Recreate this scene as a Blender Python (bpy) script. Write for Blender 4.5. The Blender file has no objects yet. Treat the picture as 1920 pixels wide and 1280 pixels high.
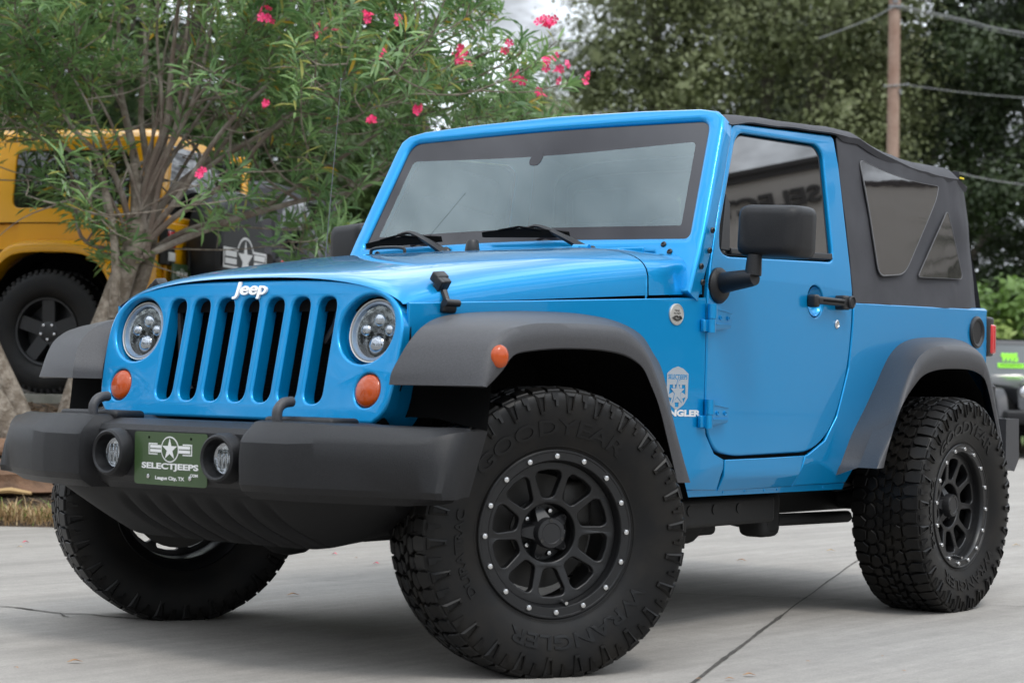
import bpy, bmesh, math, random
import numpy as np
from mathutils import Vector, Matrix, noise

R = math.radians
S = bpy.context.scene
COL = S.collection
rng = np.random.default_rng(7)
random.seed(7)

# ------------------------------------------------------------------ camera
# car frame = world: front axle above the origin, +X forward, +Y the car's left, ground z = 0
cd = bpy.data.cameras.new('camera')
cam = bpy.data.objects.new('camera', cd)
COL.objects.link(cam)
S.camera = cam
cd.lens = 68.37
cd.sensor_width = 36
cd.clip_start = 0.1
cd.clip_end = 2000
YAW, PIT, ROL = 3.80190245, 0.02573844, 0.02352837
fw = Vector((math.cos(YAW) * math.cos(PIT), math.sin(YAW) * math.cos(PIT), math.sin(PIT)))
rt = Vector((math.sin(YAW), -math.cos(YAW), 0))
up = rt.cross(fw)
rt, up = rt * math.cos(ROL) + up * math.sin(ROL), up * math.cos(ROL) - rt * math.sin(ROL)
mw = Matrix((rt, up, -fw)).transposed().to_4x4()
mw.translation = Vector((4.5536, 4.1931, 0.7991))
cam.matrix_world = mw
cd.dof.use_dof = True
cd.dof.focus_distance = 6.6
cd.dof.aperture_fstop = 4.6

# ------------------------------------------------------------------ light
SUN_EL, SUN_AZ = R(58), R(62)          # azimuth from +X towards +Y
W = bpy.data.worlds.new('World')
S.world = W
W.use_nodes = True
nt = W.node_tree
nt.nodes.clear()
N = nt.nodes.new
Lk = nt.links.new
out = N('ShaderNodeOutputWorld')
bg = N('ShaderNodeBackground')
bg.inputs['Strength'].default_value = 0.1
Lk(bg.outputs[0], out.inputs[0])
sky = N('ShaderNodeTexSky')
sky.sky_type = 'NISHITA'
sky.sun_disc = False
sky.sun_elevation = SUN_EL
sky.sun_rotation = R(90) - SUN_AZ
tc = N('ShaderNodeTexCoord')
sp = N('ShaderNodeSeparateXYZ')
Lk(tc.outputs['Generated'], sp.inputs[0])
zz = N('ShaderNodeMath'); zz.operation = 'MAXIMUM'; zz.inputs[1].default_value = 0.0
Lk(sp.outputs[2], zz.inputs[0])
za = N('ShaderNodeMath'); za.operation = 'ADD'; za.inputs[1].default_value = 0.22
Lk(zz.outputs[0], za.inputs[0])
dv = N('ShaderNodeVectorMath'); dv.operation = 'DIVIDE'
cz = N('ShaderNodeCombineXYZ')
for i in range(3):
    Lk(za.outputs[0], cz.inputs[i])
Lk(tc.outputs['Generated'], dv.inputs[0])
Lk(cz.outputs[0], dv.inputs[1])
dvo = N('ShaderNodeVectorMath'); dvo.operation = 'ADD'; dvo.inputs[1].default_value = (1.4, 9.2, 0.0)
Lk(dv.outputs[0], dvo.inputs[0])
def cloud(scale, detail, lo, hi, a, b):
    n = N('ShaderNodeTexNoise'); n.inputs['Scale'].default_value = scale; n.inputs['Detail'].default_value = detail
    n.inputs['Roughness'].default_value = 0.55
    Lk(dvo.outputs[0], n.inputs['Vector'])
    r = N('ShaderNodeMapRange'); r.inputs[1].default_value = lo; r.inputs[2].default_value = hi
    r.inputs[3].default_value = a; r.inputs[4].default_value = b; r.interpolation_type = 'SMOOTHSTEP'
    Lk(n.outputs[0], r.inputs[0])
    return r
shade = cloud(4.2, 8, 0.40, 0.62, 8.0, 27.0)         # grey undersides to bright cloud
cover = cloud(1.3, 4, 0.30, 0.48, 0.55, 1.0)         # thin spots let the blue through
tint = N('ShaderNodeMix'); tint.data_type = 'RGBA'
tint.blend_type = 'MULTIPLY'; tint.inputs[0].default_value = 1
tint.inputs[7].default_value = (0.91, 0.975, 1.06, 1)
Lk(shade.outputs[0], tint.inputs[6])
mx = N('ShaderNodeMix'); mx.data_type = 'RGBA'
Lk(cover.outputs[0], mx.inputs[0])
Lk(sky.outputs[0], mx.inputs[6])
Lk(tint.outputs[2], mx.inputs[7])
# overcast skies are brighter overhead than near the horizon
gr = N('ShaderNodeMapRange'); gr.inputs[3].default_value = 0.62; gr.inputs[4].default_value = 1.55
Lk(zz.outputs[0], gr.inputs[0])
gm = N('ShaderNodeVectorMath'); gm.operation = 'SCALE'
Lk(mx.outputs[2], gm.inputs[0]); Lk(gr.outputs[0], gm.inputs['Scale'])
Lk(gm.outputs[0], bg.inputs[0])

sl = bpy.data.lights.new('sun', 'SUN')
sl.energy = 1.5
sl.angle = R(14)
sl.color = (1.0, 0.96, 0.9)
so = bpy.data.objects.new('sun', sl)
COL.objects.link(so)
sd = Vector((math.cos(SUN_AZ) * math.cos(SUN_EL), math.sin(SUN_AZ) * math.cos(SUN_EL), math.sin(SUN_EL)))
so.rotation_euler = sd.to_track_quat('Z', 'Y').to_euler()
S.view_settings.view_transform = 'Standard'
S.view_settings.look = 'None'
S.view_settings.exposure = 0.0
S.view_settings.gamma = 1
S.cycles.max_bounces = 8
S.cycles.transparent_max_bounces = 12
S.cycles.use_denoising = True

# ------------------------------------------------------------------ materials
MATS = {}
def mat(name, col, rough=0.5, metal=0.0, coat=0.0, bump=None, var=None, spec=0.5, ior=1.45, sheen=0, coatr=0.03):
    """principled material; bump=(scale, strength), var=(scale, second colour, lo, hi)"""
    m = bpy.data.materials.new(name)
    m.use_nodes = True
    t = m.node_tree
    p = t.nodes['Principled BSDF']
    p.inputs['Base Color'].default_value = (*col, 1)
    p.inputs['Roughness'].default_value = rough
    p.inputs['Metallic'].default_value = metal
    p.inputs['Coat Weight'].default_value = coat
    p.inputs['Coat Roughness'].default_value = coatr
    p.inputs['Specular IOR Level'].default_value = spec
    p.inputs['IOR'].default_value = ior
    c = t.nodes.new('ShaderNodeTexCoord')
    if bump:
        n = t.nodes.new('ShaderNodeTexNoise'); n.inputs['Scale'].default_value = bump[0]; n.inputs['Detail'].default_value = 3
        b = t.nodes.new('ShaderNodeBump'); b.inputs['Strength'].default_value = bump[1]
        b.inputs['Distance'].default_value = bump[2] if len(bump) > 2 else 0.002
        t.links.new(c.outputs['Object'], n.inputs['Vector'])
        t.links.new(n.outputs[0], b.inputs['Height'])
        t.links.new(b.outputs[0], p.inputs['Normal'])
    if var:
        n = t.nodes.new('ShaderNodeTexNoise'); n.inputs['Scale'].default_value = var[0]; n.inputs['Detail'].default_value = 6
        n.inputs['Roughness'].default_value = 0.65
        t.links.new(c.outputs['Object'], n.inputs['Vector'])
        r = t.nodes.new('ShaderNodeMapRange'); r.inputs[1].default_value = var[2]; r.inputs[2].default_value = var[3]
        t.links.new(n.outputs[0], r.inputs[0])
        x = t.nodes.new('ShaderNodeMix'); x.data_type = 'RGBA'
        x.inputs[6].default_value = (*col, 1); x.inputs[7].default_value = (*var[1], 1)
        t.links.new(r.outputs[0], x.inputs[0])
        t.links.new(x.outputs[2], p.inputs['Base Color'])
    MATS[name] = m
    return m

BLUE = mat('blue_paint', (0.0003, 0.248, 0.555), 0.33, 0.48, 0.9, bump=(1100, 0.05, 0.0003), coatr=0.012, spec=.25)
BLUE.node_tree.nodes['Principled BSDF'].inputs['Coat IOR'].default_value = 1.36
PLASTIC = mat('grained_black_plastic', (0.028, 0.028, 0.031), 0.48, bump=(420, 0.8, 0.0010), var=(240, (0.046, 0.046, 0.050), 0.35, 0.68), spec=.6)
PLASTIC2 = mat('dark_bumper_plastic', (0.0035, 0.0035, 0.0042), 0.45, bump=(420, 0.8, 0.0010), var=(240, (0.0095, 0.0095, 0.0108), 0.35, 0.68), spec=.42)
BLACK = mat('satin_black', (0.012, 0.012, 0.013), 0.4)
MATTE = mat('matte_black', (0.004, 0.004, 0.004), 0.9, spec=0.1)
RUBBER = mat('tyre_rubber', (0.0032, 0.0032, 0.0034), 0.45, bump=(160, 0.15, 0.001), var=(9, (0.0100, 0.0085, 0.0068), 0.4, 0.7), spec=.3)
RUBTXT = mat('tyre_lettering_rubber', (0.0035, 0.0035, 0.0037), 0.38, spec=.35)
RIM = mat('satin_black_wheel', (0.006, 0.006, 0.0065), 0.36, bump=(500, 0.05, 0.0004))
STEEL = mat('bright_steel', (0.62, 0.62, 0.62), 0.25, 1.0)
CHROME = mat('chrome', (0.85, 0.86, 0.88), 0.06, 1.0)
DISC = mat('worn_iron', (0.045, 0.043, 0.04), 0.5, 0.4)
MAST = mat('grey_mast', (0.13, 0.13, 0.135), 0.45, 0.3)
VALANCE = mat('lower_valance_plastic', (0.0035, 0.0035, 0.004), 0.6, bump=(700, 0.5, 0.0008), spec=.35)
CHASSIS = mat('chassis_black', (0.012, 0.012, 0.012), 0.6, bump=(60, 0.3, 0.002))
GLASSD = mat('dark_tinted_glass', (0.006, 0.006, 0.006), 0.01, spec=0.75, ior=1.95)
VINYL = mat('clear_vinyl_window', (0.014, 0.012, 0.012), 0.03, spec=0.75, ior=1.75, bump=(3, 0.05, 0.02))
PIPE = mat('window_piping', (0.11, 0.11, 0.115), 0.4)
CLOTH = mat('black_canvas', (0.034, 0.034, 0.039), 0.78, bump=(420, 0.35, 0.001), var=(5, (0.046, 0.046, 0.052), 0.35, 0.7))
AMBER = mat('amber_lens', (0.40, 0.055, 0.002), 0.2, coat=.6, bump=(420, 0.6, 0.0012), spec=.3)
REDL = mat('red_lens', (0.5, 0.005, 0.008), 0.12, coat=1.0)
WHITE = mat('white_print', (0.62, 0.62, 0.62), 0.5)
EMBLEM = mat('white_emblem', (0.85, 0.85, 0.86), 0.3, coat=0.5)
GREENP = mat('olive_green_plate', (0.034, 0.066, 0.022), 0.38, coat=0.3)
SILVER = mat('silver_decal', (0.36, 0.40, 0.44), 0.4, 0.3)
BADGE = mat('nickel_badge', (0.50, 0.49, 0.46), 0.4, 0.6)
FRIT = mat('windscreen_black_border', (0.020, 0.018, 0.021), 0.03, spec=0.5, ior=1.5)
SEAT = mat('dark_seat_fabric', (0.03, 0.03, 0.032), 0.85)
HALO = mat('frosted_white_ring', (0.34, 0.38, 0.44), 0.25, coat=0.6)
LENSM = mat('lamp_reflector', (0.45, 0.45, 0.46), 0.1, 1.0)
PROJ = mat('projector_glass', (0.42, 0.43, 0.45), 0.05, 1.0)
REFL = mat('lamp_black_housing', (0.02, 0.02, 0.022), 0.1, 0.3, coat=1.0)

def glass_mix(name, tint, dust, dustcol, ior):
    m = bpy.data.materials.new(name); m.use_nodes = True
    t = m.node_tree; t.nodes.clear()
    o = t.nodes.new('ShaderNodeOutputMaterial')
    tr = t.nodes.new('ShaderNodeBsdfTransparent'); tr.inputs[0].default_value = (*tint, 1)
    df = t.nodes.new('ShaderNodeBsdfDiffuse'); df.inputs[0].default_value = (*dustcol, 1)
    gl = t.nodes.new('ShaderNodeBsdfGlossy'); gl.inputs['Roughness'].default_value = 0.01
    gl.inputs[0].default_value = (0.92, 1.0, 0.98, 1)
    fr = t.nodes.new('ShaderNodeFresnel')
    ge = t.nodes.new('ShaderNodeNewGeometry')          # the same index whichever way the sheet faces
    mr = t.nodes.new('ShaderNodeMapRange'); mr.inputs[3].default_value = ior; mr.inputs[4].default_value = 1 / ior
    t.links.new(ge.outputs['Backfacing'], mr.inputs[0]); t.links.new(mr.outputs[0], fr.inputs[0])
    a = t.nodes.new('ShaderNodeMixShader'); a.inputs[0].default_value = dust
    b = t.nodes.new('ShaderNodeMixShader')
    t.links.new(tr.outputs[0], a.inputs[1]); t.links.new(df.outputs[0], a.inputs[2])
    t.links.new(fr.outputs[0], b.inputs[0]); t.links.new(a.outputs[0], b.inputs[1]); t.links.new(gl.outputs[0], b.inputs[2])
    t.links.new(b.outputs[0], o.inputs[0])
    MATS[name] = m
    return m
WINDSCREEN = glass_mix('windscreen_glass', (0.55, 0.62, 0.60), 0.17, (0.42, 0.56, 0.60), 1.8)
LAMPGLASS = glass_mix('lamp_glass', (0.90, 0.92, 0.94), 0.01, (0.5, 0.5, 0.5), 1.6)

# ------------------------------------------------------------------ mesh helpers
def link(name, me, m=None, parent=None, smooth=True, sharp=38):
    o = bpy.data.objects.new(name, me)
    COL.objects.link(o)
    if m is not None and not me.materials:
        me.materials.append(m)
    if smooth:
        me.polygons.foreach_set('use_smooth', [True] * len(me.polygons))
        me.set_sharp_from_angle(angle=R(sharp))
    if parent is not None:
        o.parent = parent
    return o

class MB:
    """collects boxes, tubes, lathes, lofts and polygons, then links them as ONE mesh"""
    def __init__(s):
        s.v = []; s.f = []
    def add(s, vs, fs):
        n = len(s.v)
        s.v += [tuple(p) for p in vs]
        s.f += [tuple(i + n for i in f) for f in fs]
        return s
    def box(s, c, size, rot=None, bev=0.0, taper=1.0):
        hx, hy, hz = [k / 2 for k in size]
        if bev <= 0:
            vs = [Vector((x * hx * (taper if z > 0 else 1), y * hy * (taper if z > 0 else 1), z * hz)) for z in (-1, 1) for x, y in ((-1, -1), (1, -1), (1, 1), (-1, 1))]
            fs = [(3, 2, 1, 0), (4, 5, 6, 7), (0, 1, 5, 4), (1, 2, 6, 5), (2, 3, 7, 6), (3, 0, 4, 7)]
        else:
            bm = bmesh.new()
            bmesh.ops.create_cube(bm, size=1)
            for v in bm.verts:
                k = taper if v.co.z > 0 else 1
                v.co = Vector((v.co.x * size[0] * k, v.co.y * size[1] * k, v.co.z * size[2]))
            bmesh.ops.bevel(bm, geom=bm.edges[:], offset=min(bev, min(size) * .45), segments=3, affect='EDGES', profile=.5)
            vs = [v.co.copy() for v in bm.verts]
            for i, v in enumerate(bm.verts): v.index = i
            fs = [tuple(v.index for v in f.verts) for f in bm.faces]
            bm.free()
        M = rot if rot is not None else Matrix.Identity(3)
        c = Vector(c)
        return s.add([M @ v + c for v in vs], fs)
    def loft(s, rings, closed=True, cap0=False, cap1=False, wrap=False):
        n = len(rings[0]); vs = [p for r in rings for p in r]; fs = []
        m = len(rings)
        for i in range(m if wrap else m - 1):
            j2 = (i + 1) % m
            for j in range(n if closed else n - 1):
                k = (j + 1) % n
                fs.append((i * n + j, i * n + k, j2 * n + k, j2 * n + j))
        if cap0: fs.append(tuple(range(n))[::-1])
        if cap1: fs.append(tuple(range((m - 1) * n, m * n)))
        return s.add(vs, fs)
    def tube(s, pts, rad, seg=8, cap=True):
        pts = [Vector(p) for p in pts]
        rads = rad if isinstance(rad, (list, tuple)) else [rad] * len(pts)
        rings = []; u = None
        for i, p in enumerate(pts):
            d = (pts[min(i + 1, len(pts) - 1)] - pts[max(i - 1, 0)]).normalized()
            if u is None:
                u = d.cross(Vector((0, 0, 1)) if abs(d.z) < .9 else Vector((1, 0, 0))).normalized()
            u = (u - d * u.dot(d)).normalized()
            w = d.cross(u)
            rings.append([p + (u * math.cos(a) + w * math.sin(a)) * rads[i] for a in [2 * math.pi * k / seg for k in range(seg)]])
        return s.loft(rings, True, cap, cap)
    def lathe(s, prof, o=(0, 0, 0), ax=(0, 1, 0), seg=48, wrap=False):
        """prof: (radius, along) pairs about axis ax through o"""
        ax = Vector(ax).normalized(); o = Vector(o)
        u = ax.cross(Vector((0, 0, 1)) if abs(ax.z) < .9 else Vector((1, 0, 0))).normalized(); w = ax.cross(u)
        rings = []
        for k in range(seg):
            a = 2 * math.pi * k / seg
            d = u * math.cos(a) + w * math.sin(a)
            rings.append([o + d * r + ax * h for r, h in prof])
        return s.loft(rings, wrap, False, False, True)
    def sphere(s, c, r, seg=12, sc=(1, 1, 1)):
        bm = bmesh.new(); bmesh.ops.create_uvsphere(bm, u_segments=seg, v_segments=max(6, seg // 2), radius=r)
        vs = [Vector((v.co.x * sc[0], v.co.y * sc[1], v.co.z * sc[2])) + Vector(c) for v in bm.verts]
        for i, v in enumerate(bm.verts): v.index = i
        fs = [tuple(v.index for v in f.verts) for f in bm.faces]; bm.free()
        return s.add(vs, fs)
    def mesh(s, me):
        return s.add([v.co.copy() for v in me.vertices], [tuple(p.vertices) for p in me.polygons])
    def build(s, name, m, parent=None, smooth=True, sharp=38, recalc=True, weld=False):
        me = bpy.data.meshes.new(name)
        me.from_pydata([tuple(v) for v in s.v], [], s.f)
        if recalc or weld:
            bm = bmesh.new(); bm.from_mesh(me)
            if weld: bmesh.ops.remove_doubles(bm, verts=bm.verts, dist=1e-5)
            if recalc: bmesh.ops.recalc_face_normals(bm, faces=bm.faces)
            bm.to_mesh(me); bm.free()
        return link(name, me, m, parent, smooth, sharp)

def rounded(pts, rad, seg=5):
    """polygon with rounded corners; rad a number or one per point"""
    out = []; n = len(pts)
    for i in range(n):
        p = Vector(pts[i]).to_2d(); a = Vector(pts[i - 1]).to_2d(); b = Vector(pts[(i + 1) % n]).to_2d()
        r = rad[i] if isinstance(rad, (list, tuple)) else rad
        if r <= 0:
            out.append(tuple(p)); continue
        da = (a - p); db = (b - p)
        t = min(r, da.length * .48, db.length * .48)
        p0 = p + da.normalized() * t; p1 = p + db.normalized() * t
        for k in range(seg + 1):
            q = k / seg
            out.append(tuple(p0 * (1 - q) ** 2 + p * 2 * q * (1 - q) + p1 * q * q))
    return out

def smoothed(pts, n=4, closed=False):
    """Catmull-Rom through any-dimensional points"""
    P = [np.array(p, float) for p in pts]; m = len(P); out = []
    rngs = m if closed else m - 1
    for i in range(rngs):
        p0 = P[(i - 1) % m] if closed or i > 0 else 2 * P[0] - P[1]
        p1 = P[i]; p2 = P[(i + 1) % m]
        p3 = P[(i + 2) % m] if closed or i + 2 < m else 2 * P[-1] - P[-2]
        for k in range(n):
            t = k / n
            out.append(tuple(.5 * (2 * p1 + (p2 - p0) * t + (2 * p0 - 5 * p1 + 4 * p2 - p3) * t * t + (3 * p1 - p0 - 3 * p2 + p3) * t ** 3)))
    if not closed: out.append(tuple(P[-1]))
    return out

def area(l):
    return .5 * sum(l[i - 1][0] * l[i][1] - l[i][0] * l[i - 1][1] for i in range(len(l)))

def circ(r, c=(0, 0), n=32, ry=None):
    return [(c[0] + r * math.cos(2 * math.pi * k / n), c[1] + (ry or r) * math.sin(2 * math.pi * k / n)) for k in range(n)]

def plate_mesh(loops, th, bev=0.0, gap=0.0, res=2):
    """flat plate with holes (first loop is the outside); front face at w=0, back at w=-th"""
    c = bpy.data.curves.new('outline', 'CURVE')
    c.dimensions = '2D'; c.fill_mode = 'BOTH'
    c.extrude = max(th / 2 - bev, 0.0); c.bevel_depth = bev; c.bevel_resolution = res; c.offset = -(bev + gap)
    for i, l in enumerate(loops):
        l = list(l)
        if (area(l) > 0) != (i == 0): l = l[::-1]
        s = c.splines.new('POLY'); s.points.add(len(l) - 1)
        for p, q in zip(s.points, l): p.co = (q[0], q[1], 0, 1)
        s.use_cyclic_u = True
    o = bpy.data.objects.new('outline', c)
    COL.objects.link(o)
    dg = bpy.context.evaluated_depsgraph_get(); dg.update()
    me = bpy.data.meshes.new_from_object(o.evaluated_get(dg))
    bpy.data.objects.remove(o); bpy.data.curves.remove(c)
    me.materials.clear()
    for v in me.vertices: v.co.z -= th / 2
    return me

def panel(name, loops, f, th, m, parent=None, bev=0.004, gap=0.0, cuts=None, sharp=35):
    """plate bent by f(u, v, w) -> xyz; cuts = (axis, values) adds lines to bend along"""
    me = plate_mesh(loops, th, bev, gap)
    bm = bmesh.new(); bm.from_mesh(me)
    bmesh.ops.remove_doubles(bm, verts=bm.verts, dist=1e-5)
    for ax, vals in (cuts or []):
        for q in vals:
            co = (q, 0, 0) if ax == 0 else (0, q, 0)
            no = (1, 0, 0) if ax == 0 else (0, 1, 0)
            bmesh.ops.bisect_plane(bm, geom=bm.verts[:] + bm.edges[:] + bm.faces[:], plane_co=co, plane_no=no, dist=1e-5)
    for v in bm.verts: v.co = Vector(f(*v.co))
    bmesh.ops.recalc_face_normals(bm, faces=bm.faces)
    bm.to_mesh(me); bm.free()
    o = link(name, me, m, parent, True, sharp)
    if th > 0 and bev > 0:                       # keeps flat sheet metal flat right up to its rounded edge
        wn = o.modifiers.new('weighted', 'WEIGHTED_NORMAL'); wn.keep_sharp = True; wn.weight = 60
    return o

def text_mesh(body, width=None, height=None, ext=0.001, bold=0.0, shear=0.0, space=1.0, align='CENTER'):
    c = bpy.data.curves.new('text', 'FONT')
    c.body = body; c.align_x = align; c.align_y = 'CENTER'; c.extrude = 1e-4; c.offset = bold; c.shear = shear
    c.space_character = space; c.resolution_u = 4
    o = bpy.data.objects.new('text', c); COL.objects.link(o)
    dg = bpy.context.evaluated_depsgraph_get(); dg.update()
    me = bpy.data.meshes.new_from_object(o.evaluated_get(dg))
    bpy.data.objects.remove(o); bpy.data.curves.remove(c)
    me.materials.clear()
    xs = [v.co.x for v in me.vertices]; ys = [v.co.y for v in me.vertices]
    w0, h0 = max(xs) - min(xs), max(ys) - min(ys)
    sx = width / w0 if width else None; sy = height / h0 if height else None
    sx = sx or sy; sy = sy or sx
    cx, cy = (max(xs) + min(xs)) / 2, (max(ys) + min(ys)) / 2
    for v in me.vertices:
        v.co = Vector(((v.co.x - cx) * sx, (v.co.y - cy) * sy, (0 if v.co.z < 0 else 1) * ext))
    return me

def bend(me, f):
    for v in me.vertices: v.co = Vector(f(*v.co))
    bm = bmesh.new(); bm.from_mesh(me); bmesh.ops.recalc_face_normals(bm, faces=bm.faces); bm.to_mesh(me); bm.free()
    return me

def thing(name, label, cat, loc=(0, 0, 0), rz=0, group=None):
    o = bpy.data.objects.new(name, None); COL.objects.link(o)
    o.empty_display_size = .2
    o.location = loc; o.rotation_euler = (0, 0, rz)
    o['label'] = label; o['category'] = cat
    if group: o['group'] = group
    return o
def tag(o, label, cat, group=None):
    o['label'] = label; o['category'] = cat
    if group: o['group'] = group
    return o
def kind(o, k):
    o['kind'] = k
    return o
def copy_tree(o, parent=None):
    c = o.copy(); COL.objects.link(c)
    if parent is not None: c.parent = parent
    for ch in [x for x in list(COL.objects) if x.parent == o]:
        copy_tree(ch, c)
    return c
def mirror(o, parent):
    """the same part on the car's right side"""
    c = o.copy(); COL.objects.link(c); c.parent = parent
    c.scale = (1, -1, 1)
    for ch in [x for x in list(COL.objects) if x.parent == o]:
        d = ch.copy(); COL.objects.link(d); d.parent = c
    return c

STAR = [(math.sin(k * math.pi / 5) * (1 if k % 2 == 0 else .382), math.cos(k * math.pi / 5) * (1 if k % 2 == 0 else .382)) for k in range(10)]
def roundel(rad, dark, parent, f, name='star_emblem', t=0.0004):
    """white star-and-bars emblem of circle radius rad laid on surface f(u, v, w)"""
    bw, bh = rad * 2.42, rad * .44
    white = MB(); darkb = MB()
    def lay(mb, loop, w):
        me = plate_mesh([loop], t); bend(me, lambda u, v, ww: f(u, v, w + ww)); mb.mesh(me); bpy.data.meshes.remove(me)
    k = .10 * rad
    lay(white, [(-bw, -bh), (bw, -bh), (bw, bh), (-bw, bh)], t)
    lay(white, circ(rad), t * 1.6)
    lay(darkb, [(-bw + k, -bh + k), (bw - k, -bh + k), (bw - k, bh - k), (-bw + k, bh - k)], t * 2.4)
    lay(darkb, circ(rad - k), t * 3.2)
    for sx in (-1, 1):
        for (a, b) in ((.06, .30), (-.26, -.02)):
            lay(white, [(sx * (rad * .98), a * rad), (sx * (bw - 1.9 * k), a * rad), (sx * (bw - 1.9 * k), b * rad), (sx * rad * .98, b * rad)], t * 3.2)
    lay(white, [(x * (rad - k * 1.4), y * (rad - k * 1.4)) for x, y in STAR], t * 4)
    a = white.build(name, WHITE, parent)
    b = darkb.build(name + '_ground', dark, a)
    return a

# ================================================================== the blue car
CAR = thing('off_road_car', 'bright blue two-door soft-top off-road car with black flares and big black wheels, front wheels turned', 'car')

def gx(z): return .485 - .2 * (z - .79)                     # grille plane
GN = Vector((1, 0, .2)).normalized()
def fg(u, v, w): return (gx(v) + GN.x * w, u, v + GN.z * w)
def ybody(x, z):
    y = .615 + .1367 * (.42 - x) if x > -.862 else .79
    if z < 1.2: y -= .06 * (z - 1.02) ** 2
    else: y -= .0019 + .14 * (z - 1.2) - .03 * min(z - 1.2, .08)
    if z < .535: y -= .42 * (.535 - z)
    return y
def fs(u, v, w):                                            # u = x, v = z, w = outwards
    n = .1355 if u > -.862 else 0
    return (u + n * w, ybody(u, v) + w, v + (.13 * w if v > 1.2 else 0))
ZC = (1, [.56, .62, .68, .74, .80, .86, .92, .98, 1.04, 1.10, 1.16, 1.2, 1.24, 1.28, 1.34, 1.4, 1.5, 1.6])

# ---- grille
go = [(0, 1.115), (.18, 1.1145), (.33, 1.110), (.464, 1.095), (.542, 1.069), (.590, 1.032), (.612, .988), (.619, .932), (.616, .842), (.608, .775), (.594, .735), (.565, .708), (.52, .699), (.24, .700)]
go = smoothed([(-y, z) for y, z in go[:0:-1]] + go, 3)
slots = []
for k in range(7):
    y0 = -.315 + k * .105 - .002
    slots.append(rounded([(y0 - .0365, .752), (y0 + .0365, .752), (y0 + .0365, 1.062), (y0 - .0365, 1.062)], .0355, 6))
holes = [circ(.1045, (s * .480, .967), 48, .0995) for s in (-1, 1)] + [circ(.047, (s * .52, .793), 32, .048) for s in (-1, 1)]
GR = panel('grille', [go] + slots + holes, fg, .052, BLUE, CAR, .008)
flank = MB()
rings = []
for w, k in ((-.035, .0), (-.06, -.004), (-.10, -.012), (-.15, -.02)):
    rings.append([fg(y * (1 + k * .6) , .91 + (z - .91) * (1 + k * .6), w) for y, z in go])
flank.loft(rings)
flank.build('grille_flank', BLUE, GR)
MB().loft([[fg(y * .992, z - .004, -.012) for y, z in go], [fg(y * .90, z - .09, -.10) for y, z in go]]).build('grille_gap_shade', MATTE, CAR)  # black strip behind the grille edge, standing in for shade in the gap
MB().loft([[(.40, y, z) for _, y, z in []] or [(.405, -.60 + .1 * k, 1.02) for k in range(13)], [(.40, -.60 + .1 * k, 1.02 + .095 * max(0, 1 - abs(-.60 + .1 * k) / .60) ** .35 - .018) for k in range(13)]], False).build('hood_gap_shade', MATTE, CAR)  # black sheet that paints the shade between hood and grille
for s in (-1, 1):
    MB().tube([fg(s * (float(np.interp(z, [.75, .842, .932, .99, 1.04], [.600, .616, .619, .612, .585])) + .0025), z, -.036) for z in (.80, .85, .90, .95, 1.0, 1.035)], .0035, 6).build('panel_gap', MATTE, GR)
rad = MB()
rad.box((.365, 0, .875), (.02, 1.06, .35))
for k in range(34): rad.box((.378, -.002, .745 + k * .010), (.006, .86, .0035))
rad.build('radiator', MATTE, CAR)
MB().tube([(.39, -.36, 1.06), (.392, -.345, .93), (.392, -.34, .84), (.39, -.30, .78)], .012, 8).build('coolant_hose', BLACK, CAR)
hose = MB().tube([(.39, .33, 1.05), (.392, .31, .98), (.39, .27, .93)], .012, 8)
hose.build('coolant_hose', BLACK, CAR)
# lamp bowls and lamps
def lamp_frame(y, z, w=0): return Vector(fg(y, z, w))
def bowl(prof, y, z, m, name, parent, dw=0.0):
    return MB().lathe(prof, lamp_frame(y, z, dw), GN, 48).build(name, m, parent)
for s in (-1, 1):
    bw_ = MB()
    dishes = [(.1125, .1075, .480, -.010), (.1115, .1065, .480, -.018), (.107, .103, .483, -.038), (.0995, .0995, .487, -.068), (.090, .090, .488, -.080), (.04, .04, .488, -.081)]
    bw_.loft([[fg(yc * s + rx * math.cos(a), .967 + ry * math.sin(a), w) for a in [2 * math.pi * k / 56 for k in range(56)]] for rx, ry, yc, w in dishes], True, False, True)
    bw_.build('headlight_bowl', BLUE, GR)
    hl = bowl([(.0945, -.056), (.0945, -.010), (.0925, -.005), (.090, -.006), (.0885, -.012)], s * .488, .968, BADGE, 'headlight', CAR, -.020)
    bowl([(.0885, -.012), (.086, -.008), (.080, -.007), (.0775, -.012), (.0765, -.030)], s * .488, .968, HALO, 'light_ring', hl, -.020)
    inner = MB()
    o = lamp_frame(s * .488, .968, -.054)
    inner.lathe([(.0, 0), (.0765, 0), (.0765, .012)], o, GN, 40)
    inner.build('lamp_housing', REFL, hl)
    for (du, dz, r) in ((0, -.035, .034), (0, .037, .027), (-.046, .006, .024), (.046, .006, .024)):
        c = lamp_frame(s * .488 + du, .968 + dz, -.054)
        pj = MB().lathe([(r, 0), (r, .010), (r * .93, .013), (r * .88, .009)], c, GN, 24).build('projector_rim', BLACK, hl)
        MB().lathe([(r * .88, .009), (r * .7, .017), (r * .4, .023), (.001, .025)], c, GN, 24).build('projector_lens', PROJ, hl)
    bowl([(.084, -.007), (.07, .002), (.045, .009), (.02, .012), (.0, .0125)], s * .488, .968, LAMPGLASS, 'lamp_cover', hl, -.020)
    bowl([(.057, -.008), (.0545, -.014), (.052, -.03), (.0, -.031)], s * .52, .793, BLUE, 'signal_bowl', GR)
    bowl([(.0475, -.03), (.0475, -.006), (.043, .000), (.03, .006), (.0, .009)], s * .52, .793, AMBER, 'turn_signal', CAR)
# raised name on the grille
bend(t := text_mesh('Jeep', .142, .052, .007, .022, 0.12), lambda u, v, w: fg(u - .008, 1.083 + v, w + .0005))
link('lettering', t, EMBLEM, GR, False)

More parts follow.
